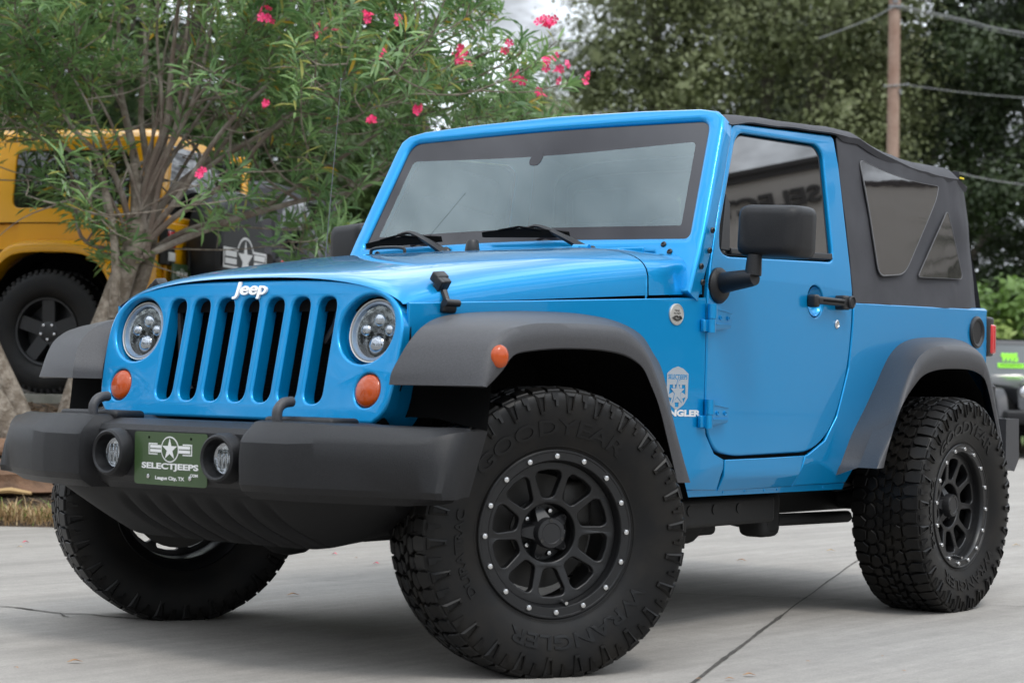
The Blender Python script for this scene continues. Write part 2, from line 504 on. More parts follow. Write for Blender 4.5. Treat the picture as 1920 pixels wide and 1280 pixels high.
# ---- hood and cowl
def hood_sec(x, n=41):
    k = min(max((.43 - x) / 1.03, 0), 1)
    w = .602 + .1367 * (.42 - x) - .004
    zs = 1.0485 + (.42 - x) * .066
    top = [(.43, 1.121), (.418, 1.128), (.40, 1.136), (.37, 1.144), (.3, 1.158), (.15, 1.184), (0, 1.2065), (-.3, 1.248), (-.6, 1.279), (-.9, 1.30)]
    zc = np.interp(-x, [-a for a, b in top], [b for a, b in top])
    k1 = k ** .5
    e, m = 2.8 + 1.8 * k1, 1.25 + 3.2 * k1
    pts = []
    for i in range(n):
        a = -1 + 2 * i / (n - 1)
        q = math.sin(a * math.pi / 2)
        h = max(0, 1 - abs(q) ** e) ** (1 / m)
        pts.append((x, q * w, zs + (zc - zs) * h - .010 * q * q * (1 - k)))
    return pts
hs = [.428, .424, .416, .40, .38, .34, .28, .18, .08, 0, -.1, -.2, -.3, -.4, -.5, -.56, -.594]
hb = MB()
rs = [hood_sec(x) for x in hs]
lip = [(p[0] - .035, p[1] * .96, p[2] - .04) for p in rs[0]]
lipb = [(p[0] + .012, p[1], p[2] - .03) for p in rs[-1]]
hb.loft(rs + [lipb], False)
HOOD = hb.build('hood', BLUE, CAR, sharp=60)
cb = MB()
cs = [-.60, -.606, -.65, -.70, -.74, -.78, -.82, -.86]
rs = [hood_sec(x) for x in cs]
rs = [[(x, y, z - max(0, -.72 - x) * 1.1 * max(0, min(1, (.66 - abs(y)) / .1))) for x, y, z in r] for r in rs]
def dent(p):
    for s in (-1, 1):
        d = (Vector(p) - Vector((-.76, s * .762, 1.175))).length
        if d < .07: return (p[0], p[1] - s * .020 * (1 - (d / .07) ** 2) ** 2, p[2])
    return p
cb.loft([[dent(p) for p in r] for r in rs], False)
COWL = cb.build('cowl', BLUE, CAR, sharp=60)
ch = MB()
ch.box((-.742, .0, 1.268), (.012, 1.24, .030), bev=.004)
for y in (.18, .32, -.18): ch.tube([(-.725, y - .05, 1.283), (-.725, y + .05, 1.283)], .008, 8)
ch.tube([(-.735, .34, 1.288), (-.74, .40, 1.286)], .012, 10)
ch.build('windscreen_hinge', BLUE, COWL)
kb = MB().lathe([(.026, -.012), (.025, .004), (.021, .030), (.017, .036), (0, .037)], (-.55, .05, 1.272), (0, 0, 1), 24)
kb.build('bump_stop', BLACK, HOOD)
nb = MB().tube(smoothed([(-.56, -.42, 1.272), (-.56, -.41, 1.290), (-.56, -.34, 1.294), (-.56, -.27, 1.290), (-.56, -.26, 1.272)], 4), .006, 8)
nb.build('hood_handle', BLACK, HOOD)
# hood latches
lt = MB()
ny = Vector((.12, .8, .55)).normalized()
Mr = Matrix.Rotation(R(-38), 3, 'X') @ Matrix.Rotation(R(7), 3, 'Y')
Mr2 = Matrix.Rotation(R(-10), 3, 'X')
lt.box((.265, .592, 1.122), (.048, .030, .030), Mr, .006)
lt.box((.268, .602, 1.098), (.030, .026, .050), Mr, .005)
lt.box((.250, .600, 1.094), (.010, .022, .060), Mr, .003)
lt.box((.284, .604, 1.098), (.012, .026, .044), Mr, .003)
lt.tube([(.24, .604, 1.112), (.292, .604, 1.112)], .010, 10)
lt.tube([(.268, .612, 1.082), (.272, .632, 1.048)], [.011, .009], 8)
lt.box((.278, .640, 1.036), (.056, .022, .034), Mr2, .007)
lt.tube([(.246, .650, 1.048), (.308, .650, 1.048)], .011, 10)
LAT = lt.build('hood_latch', BLACK, CAR)
mirror(LAT, CAR)

# ---- side panels
archf = [(.41, .80), (.385, .90), (.33, .965), (.16, .995), (-.07, 1.005), (-.25, 1.005), (-.41, .985), (-.52, .945), (-.585, .90), (-.64, .83), (-.70, .68), (-.755, .49)]
fen = [(.424, 1.045), (.424, .80)] + archf + [(-1.012, .482), (-1.012, .592)] + \
      [(-.948, .612), (-.89, .674), (-.868, .77), (-.864, 1.125)]
fen = [p for i, p in enumerate(fen) if i == 0 or p != fen[i - 1]]
XC = (0, [-.862, -.6, -.3, 0])
FEN = panel('front_fender', [fen], fs, .012, BLUE, CAR, .004, .003, [ZC, XC])
rock = [(-1.016, .590), (-1.016, .482), (-1.508, .486), (-1.553, .598), (-1.30, .593)]
ROCK = panel('rocker_panel', [rock], fs, .012, BLUE, CAR, .0035, .001, [(1, [.50, .52, .535, .56])])
rq = [(-1.882, 1.158), (-1.874, 1.07), (-1.850, .914), (-1.775, .738), (-1.695, .651), (-1.58, .603), (-1.557, .598), (-1.512, .486), (-1.905, .490),
      (-1.97, .60), (-2.06, .75), (-2.16, .87), (-2.30, .955), (-2.53, .975), (-2.72, .965), (-2.86, .88), (-2.94, .72), (-2.97, .64), (-3.03, .66), (-3.052, .72), (-3.052, 1.188)]
RQ = panel('rear_quarter', [rq], fs, .014, BLUE, CAR, .005, .002, [ZC])
sill = MB().loft([[(x, .735, .468), (x, .742, .467), (x, .750, .489), (x, .742, .494)] for x in (-.72, -1.1, -1.5, -1.905)], True, True, True)
for x in (-1.06, -1.2, -1.33, -1.42, -1.75): sill.lathe([(.005, 0), (.005, .004), (0, .005)], (x, .744, .479), (0, 1, 0), 8)
SILL = sill.build('sill_flange', BLUE, CAR)
for o in (FEN, ROCK, RQ, SILL): mirror(o, CAR)
belt = MB()
for s in (-1, 1):
    belt.loft([[(x, s * .789, z + .000), (x, s * .775, z + .010), (x, s * .70, z + .010), (x, s * .70, z - .02), (x, s * .785, z - .02)] for x, z in ((-1.885, 1.150), (-2.5, 1.166), (-3.05, 1.182))], True, True, True)
belt.box((-3.03, 0, .86), (.04, 1.50, .66), bev=.01)
belt.build('tub_rear', BLUE, CAR)
floor_ = MB().box((-1.9, 0, .52), (2.3, 1.40, .05)).box((-.82, 0, .85), (.05, 1.4, .7))
floor_.box((-2.42, 0, .78), (1.1, .88, .46)).build('floor_pan', MATTE, CAR)
bay = MB().box((-.20, 0, .80), (.95, .84, .50))
bay.build('engine_bay', MATTE, CAR)
for s in (1,):
    wl = MB()
    prof = [(.40, .72), (.385, .86), (.35, .95), (.20, .975), (-.07, .975), (-.26, .96), (-.40, .90), (-.52, .78), (-.66, .50)]
    wl.loft([[(x, y, z) for x, z in prof] for y in (.36, .60)], False)
    wl.loft([[(x * (.97 if y > .8 else 1), y, z - (.03 if y > .8 else 0)) for x, z in prof] for y in (.60, .70, .88)], False)
    wl.add([(x, .40, z) for x, z in prof] + [(-.66, .40, .42), (.34, .40, .42)], [tuple(range(11))])
    WL = wl.build('wheel_liner', MATTE, CAR)
    mirror(WL, CAR)
    wl = MB()
    prof = [(-1.95, .62), (-2.0, .70), (-2.10, .84), (-2.22, .93), (-2.42, .955), (-2.62, .95), (-2.76, .86), (-2.86, .72), (-2.92, .5)]
    wl.loft([[(x, y, z - (.02 if y > .8 else 0)) for x, z in prof] for y in (.45, .7, .80, .90)], False)
    wl.add([(x, .46, z) for x, z in prof], [tuple(range(9))])
    WL = wl.build('wheel_liner', MATTE, CAR)
    mirror(WL, CAR)

# ---- doors
dout = [(-.937, 1.352), (-1.118, 1.737), (-1.849, 1.780), (-1.868, 1.66), (-1.876, 1.17), (-1.870, 1.07), (-1.847, .914), (-1.772, .738), (-1.692, .651), (-1.578, .604),
        (-1.067, .595), (-.948, .612), (-.89, .674), (-.868, .77), (-.864, 1.118), (-.88, 1.22)]
dout = rounded(dout, [.02, .03, .03, .02, .1, .1, .1, .1, .1, .06, .05, .06, .06, .05, .1, .05], 4)
dwin = rounded([(-1.133, 1.67), (-1.173, 1.700), (-1.705, 1.722), (-1.745, 1.695), (-1.737, 1.303), (-1.006, 1.272), (-.962, 1.285), (-.975, 1.356)], [.04, .03, .04, .03, .03, .04, .02, .03], 5)
dish_c = (-1.592, 1.146)
DOOR = panel('door', [dout, dwin, circ(.052, dish_c, 32)], fs, .030, BLUE, CAR, .007, .005, [ZC])
seal = [tuple(Vector(p) * .0 + Vector(p)) for p in dwin]
ctr = Vector((-1.38, 1.49))
ins = [tuple(ctr + (Vector(p) - ctr) * Vector((1, 1)).length / math.sqrt(2) * .955) for p in dwin]
panel('window_seal', [dwin, ins], lambda u, v, w: fs(u, v, w - .013), .014, BLACK, DOOR, .003, 0, [ZC])
panel('window_glass', [rounded([tuple(ctr + (Vector(p) - ctr) * .97) for p in [(-1.13, 1.675), (-1.17, 1.70), (-1.71, 1.72), (-1.742, 1.69), (-1.733, 1.30), (-1.0, 1.272), (-.962, 1.285), (-.975, 1.356)]], .02)],
      lambda u, v, w: (u, .79 - .012 - .14 * (v - 1.2) + w, v), .005, GLASSD, DOOR, 0)
panel('belt_moulding', [[(-1.03, 1.277), (-1.738, 1.306), (-1.738, 1.328), (-1.03, 1.297)]], lambda u, v, w: fs(u, v, w + .001), .012, BLACK, DOOR, .003)
panel('sail_panel', [[(-.972, 1.29), (-1.028, 1.288), (-1.06, 1.45), (-1.04, 1.48)]], lambda u, v, w: fs(u, v, w - .004), .010, BLACK, DOOR, .002)
dc_ = Vector((-1.38, 1.18))
panel('door_gap_shade', [[tuple(dc_ + (Vector(p) - dc_) * 1.014) for p in dout], [tuple(dc_ + (Vector(p) - dc_) * .975) for p in dout]], lambda u, v, w: fs(u, v, w - .016), .006, MATTE, DOOR, 0, 0, [ZC])  # dark backing ring puts shade into the gap around the door
MB().lathe([(.053, -.004), (.05, -.010), (.036, -.026), (0, -.034)], (dish_c[0], ybody(*dish_c), dish_c[1]), (0, 1, 0), 32).build('handle_recess', BLUE, DOOR)
hd = MB()
yh = ybody(-1.6, 1.146)
hd.box((-1.665, yh + .030, 1.149), (.235, .018, .028), bev=.008)
hd.box((-1.548, yh + .016, 1.146), (.034, .040, .046), bev=.010)
hd.box((-1.762, yh + .016, 1.150), (.050, .044, .052), bev=.008)
hd.lathe([(.024, 0), (.024, .022), (.020, .026), (.018, .022), (0, .023)], (-1.785, yh + .022, 1.152), (0, 1, 0), 24)
hd.build('door_handle', BLACK, DOOR)
hs_ = MB().box((-1.655, yh + .0405, 1.149), (.15, .003, .007))
hs_.build('handle_inlay', MATTE, DOOR)
MB().lathe([(.016, -.004), (.016, .004), (.012, .006), (.010, .003), (0, .003)], (-1.748, ybody(-1.74, 1.071), 1.071), (0, 1, 0), 24).build('door_lock', STEEL, DOOR)
for z in (1.055, .742):
    y = ybody(-.9, z)
    hg = MB()
    hg.tube([(-.868, y + .016, z - .048), (-.868, y + .016, z - .004)], .0155, 12).tube([(-.872, y + .017, z - .002), (-.872, y + .017, z + .046)], .0165, 12)
    hg.loft([[(-.872, y + d, z - .042 + .012 * k), (-.872, y + d, z + .046), (-.985, y + d, z + .034), (-.985, y + d, z - .030 + .006 * k)] for d, k in ((-.002, 0), (.016, 0), (.022, 1))], True, False, True)
    hg.box((-.935, y + .0235, z + .026), (.10, .005, .004), Matrix.Rotation(R(-6), 3, 'Y')).box((-.935, y + .0235, z - .018), (.10, .005, .004))
    hg.box((-.845, y + .006, z - .026), (.030, .014, .040), bev=.003)
    H = hg.build('door_hinge', BLUE, DOOR)
    for dx in (-.915, -.962):
        MB().lathe([(.008, 0), (.008, .004), (.005, .0045), (.004, .002), (0, .002)], (dx, y + .0215, z + .002), (0, 1, 0), 12).build('hinge_bolt', BLUE, H)
mirror(DOOR, CAR)
# ---- mirrors
mb = MB()
y0 = ybody(-.93, 1.16)
mb.lathe([(.060, -.002), (.060, .006), (.052, .016), (.040, .024), (0, .026)], (-.935, y0, 1.165), (0, 1, 0), 28)
mb.tube(smoothed([(-.930, y0 + .01, 1.172), (-.918, y0 + .08, 1.180), (-.908, y0 + .155, 1.188)], 4), [.036, .035, .034, .033, .032, .031, .030, .029, .026], 14)
mb.tube([(-.912, y0 + .145, 1.195), (-.915, y0 + .148, 1.262)], [.028, .024], 14)
MIR = mb.build('door_mirror', PLASTIC2, CAR)
hm = MB()
cx_, cy_, cz_ = -.955, .980, 1.338
rr = []
for d, sx, sz in ((.062, .62, .62), (.058, .80, .80), (.045, .92, .92), (.02, .98, .98), (-.03, 1, 1), (-.062, .99, .99), (-.066, .96, .96), (-.050, .92, .92)):
    l = rounded([(-.105, -.082), (.112, -.088), (.116, .084), (-.098, .092)], .034, 6)
    rr.append([(cx_ + d - .18 * (u * sx), cy_ + u * sx, cz_ + v * sz) for u, v in l])
hm.loft(rr, True, True, True)
hm.build('mirror_housing', PLASTIC2, MIR, sharp=50)
MR2 = mirror(MIR, CAR)                                   # the passenger mirror is folded in
[c for c in COL.objects if c.parent == MR2][0].location = (0, -.125, 0)

# ---- windscreen frame
WN = Vector((1, 0, .483)).normalized()
def fw_(u, v, w): return (-.848 - .483 * (v - 1.324) + WN.x * w, u, v + WN.z * w)
wo = [(0, 1.803), (.37, 1.796), (.62, 1.785), (.690, 1.772), (.722, 1.748), (.733, 1.705), (.757, 1.52), (.779, 1.34), (.785, 1.27), (.788, 1.134), (.70, 1.134), (.66, 1.20), (.60, 1.268), (.30, 1.279)]
wo = [(-y, z) for y, z in wo[:0:-1]] + wo
wh = rounded([(-.722, 1.322), (0, 1.337), (.722, 1.322), (.668, 1.738), (0, 1.751), (-.668, 1.738)], [.02, .3, .02, .045, .4, .045], 6)
WF = panel('windscreen_frame', [wo, wh], fw_, .072, BLUE, CAR, .016, 0, [(1, [1.3, 1.4, 1.5, 1.6, 1.7])])
wi = rounded([(-.672, 1.370), (0, 1.384), (.672, 1.370), (.632, 1.668), (0, 1.650), (-.632, 1.668)], [.008, .3, .008, .02, .4, .02], 5)
k_ = Vector((0, 1.53))
who = [tuple(k_ + (Vector(p) - k_) * 1.012) for p in wh]
WG = panel('windscreen', [wi], lambda u, v, w: fw_(u, v, w - .014), 0, WINDSCREEN, CAR, 0)
panel('black_border', [who, wi], lambda u, v, w: fw_(u, v, w - .014), .004, FRIT, WG, 0)
panel('mirror_mount', [rounded([(-.065, 1.622), (-.02, 1.618), (-.010, 1.655), (-.022, 1.675), (-.05, 1.674), (-.07, 1.65)], .02)], lambda u, v, w: fw_(u, v, w - .0125), .0012, FRIT, WG, 0)
def screwhead(p, n, r=.010): MB().lathe([(r, -.001), (r, .003), (r * .7, .006), (r * .4, .006), (r * .3, .003), (0, .003)], p, n, 14).build('frame_screw', BLACK, WF)
for s in (-1, 1):
    for (x, z) in ((-.905, 1.345), (-.885, 1.277), (-.845, 1.170), (-.835, 1.222)):
        screwhead((x + .008, s * (.789 - .05 * max(0, z - 1.27)), z), (.15, s, 0))
    for (y, z) in ((.635, 1.298), (.668, 1.272)): screwhead(fw_(s * y, z, .0005), tuple(WN))
# wipers
for bl, ap, pv in ((((-.821, -.67, 1.33), (-.829, -.32, 1.346)), (-.842, -.478, 1.372), (-.79, -.265, 1.287)), (((-.832, -.126, 1.356), (-.826, .254, 1.344)), (-.845, .109, 1.376), (-.78, .385, 1.272))):
    a, b = Vector(bl[0]), Vector(bl[1])
    wp = MB()
    ar = smoothed([pv, tuple(Vector(pv).lerp(Vector(ap), .45) + Vector((.012, 0, .008))), ap, tuple(Vector(ap) + Vector((.004, -.06, -.006)))], 4)
    wp.tube(ar, [.016, .015, .014, .013, .012, .011, .010, .009, .008, .007, .006, .006, .005], 6)
    wp.lathe([(.024, -.03), (.022, .012), (.016, .018), (0, .019)], pv, tuple(WN), 16)
    WPR = wp.build('wiper', BLACK, CAR)
    bb = MB()
    n = 9
    sec = []
    for i in range(n):
        q = i / (n - 1); h = .005 + .013 * math.sin(math.pi * q); c = a.lerp(b, q)
        sec.append([c + Vector((.010, 0, -.012)), c + Vector((.014, 0, h)), c + Vector((.002, 0, h + .003)), c + Vector((-.006, 0, -.012))])
    bb.loft(sec, True, True, True)
    bb.tube([a.lerp(b, .2) + Vector((.012, 0, .012)), a.lerp(b, .45) + Vector((.016, 0, .024)), a.lerp(b, .7) + Vector((.012, 0, .012))], .004, 6)
    bb.build('wiper_blade', MATTE, WPR)
an = MB().tube([(-.66, -.735, 1.18), (-.664, -.735, 1.30), (-.706, -.72, 1.936)], [.004, .0018, .0011], 6).sphere((-.706, -.72, 1.938), .004, 8).lathe([(.018, 0), (.012, .03), (.006, .045)], (-.66, -.735, 1.17), (0, 0, 1), 12)
an.build('antenna', MAST, CAR)

# ---- flares
def flare(stations, name, sub=4, inner=None):
    rows = []
    for (a, c, l) in stations:
        a, c, l = Vector(a), Vector(c), Vector(l)
        m1 = a.lerp(c, .5); bul = (c - l) * .06
        r = [a - (c - a) * .10 + (Vector((0, 0, -.035)) if inner is None or a.x < .40 else Vector((-.09, -.02, 0))), a, a.lerp(c, .25) + bul * .8, m1 + bul, a.lerp(c, .8) + bul * .8, c.lerp(a, .07), c, c.lerp(l, .25) + Vector((0, .008, 0)), c.lerp(l, .6) + Vector((0, .008, 0)), l, l.lerp(a, .03) + (l - c) * .10, l.lerp(a, .10) + (l - c) * .02, l.lerp(a, .5)]
        rows.append(r)
    n = len(rows[0])
    cols = [smoothed([tuple(r[j]) for r in rows], sub) for j in range(n)]
    rings = [[cols[j][i] for j in range(n)] for i in range(len(cols[0]))]
    b = MB().loft(rings, False)
    b.f.append(tuple(range(n - 1, -1, -1)))
    k0 = (len(rings) - 1) * n
    b.f.append(tuple(range(k0, k0 + n)))
    return b
ff = [((.555, .665, .81), (.475, .925, .812), (.459, .930, .808)), ((.549, .668, .845), (.462, .925, .855), (.43, .935, .832)), ((.528, .680, .89), (.442, .925, .90), (.395, .937, .860)),
      ((.503, .689, .93), (.415, .925, .936), (.368, .937, .887)), ((.452, .69, .972), (.36, .925, .968), (.335, .937, .905)), ((.37, .68, 1.002), (.28, .925, .985), (.27, .937, .915)),
      ((.25, .672, 1.020), (.20, .925, .993), (.162, .937, .924)), ((.1, .672, 1.032), (.06, .925, .997), (.04, .937, .928)), ((-.068, .678, 1.041), (-.05, .925, .998), (-.072, .937, .927)),
      ((-.251, .703, 1.043), (-.173, .925, .994), (-.17, .937, .919)), ((-.418, .727, 1.029), (-.255, .925, .967), (-.235, .937, .902)), ((-.542, .745, .992), (-.315, .925, .93), (-.285, .937, .876)),
      ((-.607, .753, .935), (-.365, .925, .87), (-.325, .937, .83)), ((-.66, .760, .868), (-.425, .925, .78), (-.373, .937, .765)), ((-.722, .765, .70), (-.50, .925, .66), (-.425, .937, .66)), ((-.788, .766, .526), (-.575, .925, .53), (-.485, .937, .532))]
FF = flare(ff, 'front_flare', 4, True).build('front_flare', PLASTIC, CAR, sharp=50)
mirror(FF, CAR)
rf = [((-1.816, .772, .553), (-1.868, .925, .556), (-1.815, .935, .553)), ((-1.894, .780, .669), (-1.925, .925, .70), (-1.895, .937, .66)), ((-1.98, .785, .76), (-1.985, .925, .79), (-1.955, .937, .745)),
      ((-2.056, .786, .845), (-2.055, .925, .878), (-2.03, .937, .815)), ((-2.125, .787, .925), (-2.12, .925, .945), (-2.105, .937, .868)), ((-2.18, .787, .976), (-2.17, .925, .976), (-2.16, .937, .898)), ((-2.269, .788, 1.020), (-2.245, .925, 1.0), (-2.24, .937, .918)),
      ((-2.405, .788, 1.045), (-2.36, .925, 1.014), (-2.36, .937, .930)), ((-2.643, .788, 1.056), (-2.56, .925, 1.014), (-2.55, .937, .932)), ((-2.80, .788, 1.050), (-2.68, .925, .998), (-2.66, .937, .917)),
      ((-2.90, .788, 1.030), (-2.735, .925, .965), (-2.71, .937, .893)), ((-2.97, .788, .99), (-2.775, .925, .91), (-2.745, .937, .850)), ((-3.01, .787, .92), (-2.81, .925, .84), (-2.775, .937, .80)), ((-3.04, .785, .80), (-2.86, .925, .73), (-2.82, .937, .72)), ((-3.06, .78, .66), (-2.905, .925, .63), (-2.865, .937, .63))]
RF = flare(rf, 'rear_flare').build('rear_flare', PLASTIC, CAR, sharp=50)
mirror(RF, CAR)
mk = MB()
mk.lathe([(.0255, -.02), (.0255, .004), (.021, .010), (.013, .014), (0, .0155)], (.418, .940, .893), (.50, .86, .08), 32)
mk.v = [(v[0], v[1], .892 + (v[2] - .892) * 1.22) for v in mk.v]
MK = mk.build('side_marker', AMBER, CAR)

# ---- front bumper
st = [(0, .735, .670, .694), (.15, .735, .670, .694), (.27, .734, .670, .694), (.318, .736, .669, .695), (.336, .792, .654, .703), (.348, .797, .652, .704), (.42, .795, .652, .704), (.495, .789, .652, .704), (.51, .787, .652, .704), (.578, .768, .656, .703), (.592, .764, .657, .701),
      (.70, .722, .657, .700), (.80, .676, .657, .699), (.85, .646, .659, .699), (.885, .615, .667, .700), (.908, .590, .675, .698), (.922, .566, .680, .696), (.930, .538, .682, .694), (.932, .508, .683, .692)]
st = [(-a, b, c, d) for a, b, c, d in st[:0:-1]] + st
sec = []
for y, xf, cz1, zt in st:
    e = max(0, (abs(y) - .82) / .112)
    xb = min(.50, xf - .06)
    xb2 = xb
    zb = .488 + .03 * e
    e2 = min(max(0, (abs(y) - .86) / .072), 1)
    sec.append([(xb, y, zt - .002), (xf - .075 if xf - .075 > xb else xb + .012, y, zt), (xf - .055 if xf - .055 > xb else xb + .02, y, zt - .004), (xf - .012, y, cz1 + .008), (xf - .002, y, cz1 - .008), (xf + .003, y, .60), (xf - .001, y, .528), (xf - .012, y, .510), (max(xf - .05, xb2 + .012), y, zb), (xb2, y, zb - .002)])
    sec[-1] = [(x + (.70 - z) * .42 * e2, yy, z) for x, yy, z in sec[-1]]
BUM = MB().loft(sec, True, True, True).build('front_bumper', PLASTIC2, CAR, sharp=25)
for s in (-1, 1):
    MB().box((.62, s * .44, .700), (.12, .26, .030), bev=.012).build('bumper_pad', PLASTIC2, BUM)
# air dam with seven slanted grooves
dam = MB()
nu, nv = 120, 26
half = [(.505, .715), (.47, .70), (.42, .665), (.38, .60), (.355, .50), (.340, .40)]
rows = []
for j in range(nv + 1):
    v = j / nv
    row = []
    for i in range(nu + 1):
        u = -1 + 2 * i / nu
        yw = .72 - .10 * v ** 1.6
        y = u * yw
        zb = .338 + .10 * max(0, (abs(u) - .55) / .45) ** 2
        z = .505 + (zb - .505) * v
        x = .690 - .05 * v - .10 * v * v - .10 * abs(u) ** 3
        d = 0
        for k in range(7):
            c = -.275 + k * .098
            t = (.445 - z) / .10
            if -.35 < t < 1.3:
                yc = c + .03 * t + .075 * t * t
                d = max(d, math.exp(-((y - yc) / .017) ** 2) * max(0, math.sin(math.pi * min(max((t + .3) / 1.5, 0), 1))) ** .6)
        row.append((x - .026 * d, y, z))
    rows.append(row)
dam.loft(rows, False)
last = rows[-1]
dam.loft([last, [(x - .25, y * .97, z + .02) for x, y, z in last]], False)
dam.loft([[r[0] for r in rows], [(r[0][0] - .25, r[0][1] * .97, r[0][2]) for r in rows]], False).loft([[r[-1] for r in rows], [(r[-1][0] - .25, r[-1][1] * .97, r[-1][2]) for r in rows]], False)
dam.build('air_dam', VALANCE, CAR, sharp=60, recalc=False)
for s in (-1, 1):
    fo = Vector((.737, s * .229, .594))
    fl = MB().lathe([(.072, -.01), (.070, .026), (.066, .040), (.060, .044), (.054, .040), (.049, .012), (.047, .002)], fo, (1, 0, .02), 40).build('fog_lamp', PLASTIC2, CAR)
    MB().lathe([(.048, .003), (.043, .007), (.040, .006), (.02, .004), (0, .004)], fo, (1, 0, .02), 40).build('lamp_reflector', LENSM, fl)
    for k in range(4): MB().tube([fo + Vector((.007, -.022 + .015 * k, -.026)), fo + Vector((.011, -.022 + .015 * k, 0)), fo + Vector((.008, -.022 + .015 * k, .024))], .003, 8).build('lamp_rib', PROJ, fl)
    MB().lathe([(.046, .010), (.034, .016), (.02, .019), (0, .020)], fo, (1, 0, .02), 32).build('lamp_glass', LAMPGLASS, fl)
    hk = smoothed([(.700, s * .386, .672), (.702, s * .386, .712), (.698, s * .386, .735), (.678, s * .386, .752), (.645, s * .386, .757)], 5)
    MB().tube(hk, .0150, 10).build('tow_hook', PLASTIC, CAR)
# front plate
def fp(u, v, w):
    return (.742 - .30 * u * u * (0.5) + w + .02 * v, u, .583 + v)
pl = rounded([(-.1525, -.076), (.1525, -.076), (.1525, .076), (-.1525, .076)], .012, 5)
PLATE = panel('dealer_plate', [pl], fp, .0016, GREENP, CAR, 0, 0, [(0, [-.1, -.05, 0, .05, .1])])
roundel(.0375, GREENP, PLATE, lambda u, v, w: fp(u + .002, v + .0275, w + .0004))
for body, w, h, u0, v0, b in (('SELECTJEEPS', .238, .0225, 0, -.0235, .035), ('.COM', .034, .0085, .1, -.0435, .035), ('League City, TX', .122, .0135, .002, -.0565, .032)):
    t = text_mesh(body, w, h, .0004, b)
    link('plate_lettering', bend(t, lambda u, v, w_: fp(u + u0, v + v0, w_ + .0006)), WHITE, PLATE, False)
for u in (-.088, .088):
    MB().lathe([(.0065, 0), (.0065, .003), (0, .005)], fp(u, -.052, .0006), (1, 0, 0), 12).build('plate_bolt', STEEL, PLATE)
    MB().lathe([(.004, 0), (.003, .0004), (0, .0004)], fp(u, .060, .0006), (1, 0, 0), 10).build('plate_hole', MATTE, PLATE)

# ---- decals and badge on the left fender
def dec(x0, z0):
    return lambda u, v, w: (x0 - u, ybody(x0 - u, z0 + v) + .0008 + w, z0 + v)
sh = [(-.052, .048), (-.026, .064), (0, .071), (.026, .064), (.052, .048), (.052, -.030), (.034, -.052), (0, -.072), (-.034, -.052), (-.052, -.030)]
band = [(-.046, .024), (.046, .024), (.046, .050), (0, .064), (-.046, .050)]
cuts_ = [[(x * .052, -.010 + y * .05) for x, y in STAR]]
def decal(name, loops, m, x0, z0, t=.0005, parent=CAR, off=0):
    f = dec(x0, z0)
    return panel(name, loops, lambda u, v, w: f(u, v, w + t + off), t, m, parent, 0, 0, None)
D = decal('shield_decal', [sh, [(-.038, .012), (-.022, .012), (-.022, -.012), (-.040, -.02)], [(.038, .012), (.040, -.02), (.022, -.012), (.022, .012)], [(-.013, .012), (-.006, .012), (-.008, -.002)], [(.013, .012), (.008, -.002), (.006, .012)],
          [(-.042, -.028), (-.026, -.032), (-.032, -.046)], [(.042, -.028), (.032, -.046), (.026, -.032)], [(-.010, -.045), (.010, -.045), (.008, -.060), (-.008, -.060)]], SILVER, -.728, .822)
decal('star', [[(x * .040, -.012 + y * .044) for x, y in STAR]], BLUE, -.728, .822, .0004, D, .0006)
decal('star_fill', [[(x * .035, -.012 + y * .039) for x, y in STAR]], SILVER, -.728, .822, .0004, D, .0012)
f0 = dec(-.728, .822)
link('decal_lettering', bend(text_mesh('SELECTJEEPS', .092, .020, .0004, .01), lambda u, v, w: f0(u, v + .035, w + .0006)), BLUE, D, False)
f1 = dec(-.7125, .7425)
link('model_lettering', bend(text_mesh('WRANGLER', .27, .022, .0006, .05), lambda u, v, w: f1(u, v, w)), WHITE, CAR, False)
bx, bz = -.712, 1.060
BG_ = MB().lathe([(.035, -.002), (.035, .004), (.031, .006), (.030, .0045), (0, .0045)], (bx, ybody(bx, bz), bz), (0.13, 1, 0), 36).build('round_badge', BADGE, CAR)
f2 = lambda u, v, w: (bx - u, ybody(bx - u, bz + v) + .0045 + w, bz + v)
for tx, v0, ww in (('TRAIL', .012, .026), ('RATED', .003, .032)):
    link('badge_lettering', bend(text_mesh(tx, ww, .0065, .0006, .01), lambda u, v, w: f2(u, v + v0, w)), DISC, BG_, False)
panel('badge_mountain', [[(-.024, -.012), (-.006, -.003), (.004, -.008), (.012, -.004), (.024, -.012), (.0, -.022)], [(-.016, -.012), (0, -.018), (.016, -.012), (.012, -.008), (.004, -.012), (-.005, -.007)]], lambda u, v, w: f2(u, v, w + .0006), .0006, DISC, BG_)

# ---- soft top
zE = [(-1.10, 1.735), (-1.20, 1.752), (-1.42, 1.768), (-1.70, 1.784), (-1.86, 1.790), (-2.02, 1.790), (-2.18, 1.760), (-2.45, 1.730), (-2.75, 1.722), (-2.90, 1.724), (-2.965, 1.700)]
zCr = [(-1.08, 1.772), (-1.20, 1.788), (-1.42, 1.806), (-1.70, 1.822), (-1.90, 1.832), (-2.06, 1.836), (-2.22, 1.806), (-2.45, 1.786), (-2.68, 1.782), (-2.82, 1.800), (-2.90, 1.800), (-2.965, 1.765)]
top = MB()
xs_ = [-1.085, -1.12, -1.2, -1.3, -1.42, -1.55, -1.7, -1.8, -1.9, -1.98, -2.06, -2.12, -2.2, -2.3, -2.45, -2.6, -2.72, -2.8, -2.87, -2.92, -2.955, -2.975]
xs_ = [a + (b - a) * k / 2 for a, b in zip(xs_, xs_[1:]) for k in (0, 1)] + [xs_[-1]]
rows = []
